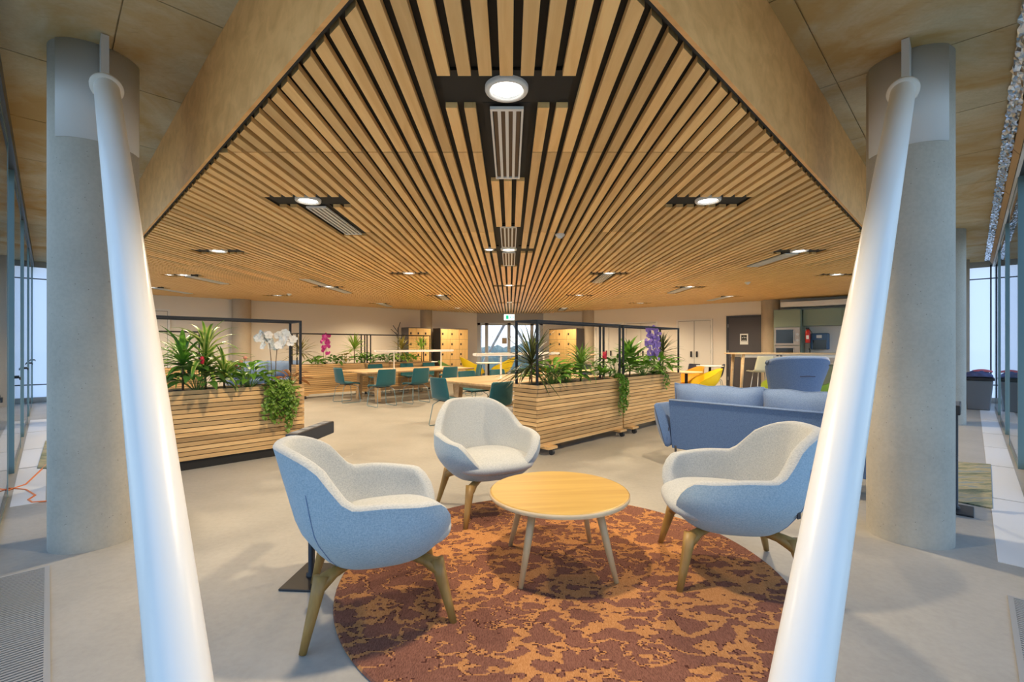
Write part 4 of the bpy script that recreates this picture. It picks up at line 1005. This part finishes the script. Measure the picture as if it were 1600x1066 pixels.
# coat stand
q = wl(-1, wu(622, .9), .9); t = thing('coat_stand', 'black branching coat stand beside the left lockers', 'coat stand', (q.x, q.y, 0))
MB().tube([(0,0,0),(0,0,1.95)], .018, 10).build('pole', 'black_metal', t, True); MB().lathe([(0,0),(.2,0),(.2,.015),(0,.02)], 24).build('base', 'black_metal', t)
for k in range(6): a = k*1.05; z = 1.35+.11*k; MB().tube([(0,0,z),(.24*math.cos(a),.24*math.sin(a),z+.22)], .012, 8).build('branch', 'black_metal', t, True)
dn = [1]
def door_pair(side, pa, pb, ztop, mat, two=True, frame='wall_white', sign=False, handle=True):
    a, b = sorted((wu(pa), wu(pb))); u0 = a if side > 0 else b; L = b-a
    t = wthing('door_%d' % dn[0], None, None, side, u0, 0, kind='structure'); dn[0] += 1
    m = MB(); m.bx(-.05, 0, -.03, 0, 0, ztop+.05); m.bx(L, L+.05, -.03, 0, 0, ztop+.05); m.bx(0, L, -.03, 0, ztop, ztop+.05); m.build('frame', frame, t)
    nl = 2 if two else 1
    MB().bx(0, L, -.003, -.001, 0, ztop).build('shadow_gap', 'black', t)
    for k in range(nl):
        d = MB().bx(k*L/nl+.008, (k+1)*L/nl-.008, -.018, -.004, .01, ztop-.010).build('leaf', mat, t)
        hx = (k+1)*L/nl-.09 if (k == 0 and two) else k*L/nl+.09
        if handle: MB().bx(hx-.02, hx+.02, -.06, -.018, .98, 1.16).build('handle', 'black_metal', d)
        for z in (.3, 1.1, 1.9): MB().bx(k*L/nl-.006 if k == 0 else L-.008, k*L/nl+.008 if k == 0 else L+.006, -.034, -.018, z, z+.1).build('hinge', 'alu', d)
    return t, L
door_pair(1, 932, 972, 2.12, 'door_white'); door_pair(1, 979, 1025, 2.12, 'door_white'); door_pair(1, 1060, 1111, 2.14, 'door_white')
t, L = door_pair(1, 1138, 1191, 2.20, 'door_dark', False, 'dark_frame', handle=False)
sg = MB().bx(L*.36, L*.60, -.024, -.019, 1.38, 1.70).build('door_notice', 'paper', t)
MB().bx(L*.36+.035, L*.60-.035, -.0265, -.024, 1.48, 1.66).build('picture', 'black', sg)
m = MB(); 
for k, (dx, w, h) in enumerate(((.055,.03,.05), (.10,.035,.07), (.15,.03,.05))): m.add([(L*.36+dx, -.028, 1.57), (L*.36+dx+w, -.028, 1.57), (L*.36+dx+w*.2, -.028, 1.57+h)], [(0,1,2)])
m.bx(L*.36+.05, L*.60-.05, -.028, -.0266, 1.50, 1.515); m.build('picture_mark', 'paper', sg)
t, L = door_pair(-1, 236, 262, 2.25, 'wall_paint', False)
# kitchen
ku = wu(1209, .6); t = wthing('tall_cabinet', 'sage green tall kitchen cabinet with built-in ovens', 'cabinet', 1, ku, 0)
CW = .64
MB().bx(0, CW, -.6, -.002, .0, 2.33).build('carcass', 'sage', t); MB().bx(.01, CW-.01, -.62, -.6, 1.86, 2.32).build('door', 'sage', t); MB().bx(.01, CW-.01, -.62, -.6, .1, .75).build('drawer', 'sage', t)
for nm, z0, z1 in (('microwave', 1.36, 1.84), ('oven', .80, 1.34)):
    o = MB().bx(.02, CW-.02, -.625, -.6, z0, z1).build(nm, 'steel', t)
    MB().bx(.06, CW-.17, -.635, -.625, z0+.05, z1-.06).build('window', 'screen', o); MB().tube([(CW-.15, -.655, z0+.1), (CW-.15, -.655, z1-.06)], .010, 8).build('handle', 'alu', o)
    for k in range(2): MB().tube([(CW-.07, -.625, z0+.13+.16*k), (CW-.07, -.65, z0+.13+.16*k)], .035, 14).build('knob', 'alu', o)
t = wthing('wall_cabinet', 'row of sage green wall cabinets above the sink', 'cabinet', 1, ku+CW+.02, 0)
MB().bx(0, 2.6, -.38, -.002, 1.88, 2.33).build('carcass', 'sage', t)
for k in range(3): MB().bx(.01+k*.86, .86+k*.86, -.40, -.38, 1.885, 2.325).build('door', 'sage', t)
t = wthing('base_cabinet', 'pale kitchen base units under the white splashback', 'cabinet', 1, ku+CW+.02, 0); MB().bx(0, 2.6, -.6, -.002, 0, .86).build('carcass', 'sage', t)
for k in range(3): MB().bx(.01+k*.86, .86+k*.86, -.62, -.6, .1, .85).build('door', 'sage', t)
tag(MB().bx(0, 2.6, -.64, 0, .86, .90).build('worktop', 'wall_white', loc=tuple(wl(1, ku+CW+.02, .003)), rot=(0,0,math.atan2(UR.y, UR.x))), 'white kitchen worktop below the wall cabinets', 'worktop')
tag(MB().bx(0, 2.6, -.012, 0, .91, 1.87).build('splashback', 'wall_white', loc=tuple(wl(1, ku+CW+.02, .003)), rot=(0,0,math.atan2(UR.y, UR.x))), 'white splashback panel behind the kitchen tap', 'splashback')
tag(MB().bx(0, 3.4, -.55, 0, 2.40, 2.54).build('ceiling_duct', 'wall_white', loc=tuple(wl(1, ku+.15, .003)), rot=(0,0,math.atan2(UR.y, UR.x)), bevel=.01), 'white boxed duct above the kitchen cabinets', 'duct')
u_ = wu(1281, .1); t = wthing('towel_dispenser', 'dark blue paper towel dispenser on the splashback', 'dispenser', 1, u_-.2, .02)
MB().bx(0, .42, -.22, 0, 1.24, 1.68).build('cover', 'dispenser_blue', t, bevel=.03); MB().bx(.06, .36, -.225, -.22, 1.24, 1.5).build('outlet', 'screen', t); MB().bx(.14, .26, -.226, -.22, 1.55, 1.63).build('sticker', 'paper', t)
t = wthing('soap_bottle', 'white soap bottle on the worktop below the towel dispenser', 'bottle', 1, u_-.02, .3); MB().lathe([(0,.905),(.04,.905),(.04,1.06),(.015,1.08),(.015,1.12),(0,1.12)], 16).build('bottle', 'paper', t, True); MB().bx(-.05,.01,-.008,.008,1.12,1.14).build('pump', 'paper', t)
t = wthing('kitchen_tap', 'slim black tap on the kitchen worktop', 'tap', 1, u_-.20, .3); MB().tube([(0,0,.905),(0,0,1.22),(.0,-.04,1.27),(0,-.12,1.25)], .012, 10).build('spout', 'black_metal', t, True)
u_ = ku+CW+.01; t = wthing('fire_extinguisher', 'red fire extinguisher hung beside the tall cabinet', 'fire extinguisher', 1, u_+.14, .52)
MB().lathe([(0,1.42),(.055,1.42),(.06,1.44),(.06,1.72),(.03,1.78),(0,1.78)], 20).build('cylinder', 'red', t, True); MB().bx(-.05,.03,-.012,.012,1.78,1.83).build('valve', 'black_plastic', t); MB().tube([(.03,0,1.79),(.09,-.02,1.7),(.085,-.02,1.5)], .009, 8).build('hose', 'black_plastic', t, True); MB().bx(-.03,.03,-.063,-.058,1.52,1.62).build('label', 'paper', t)
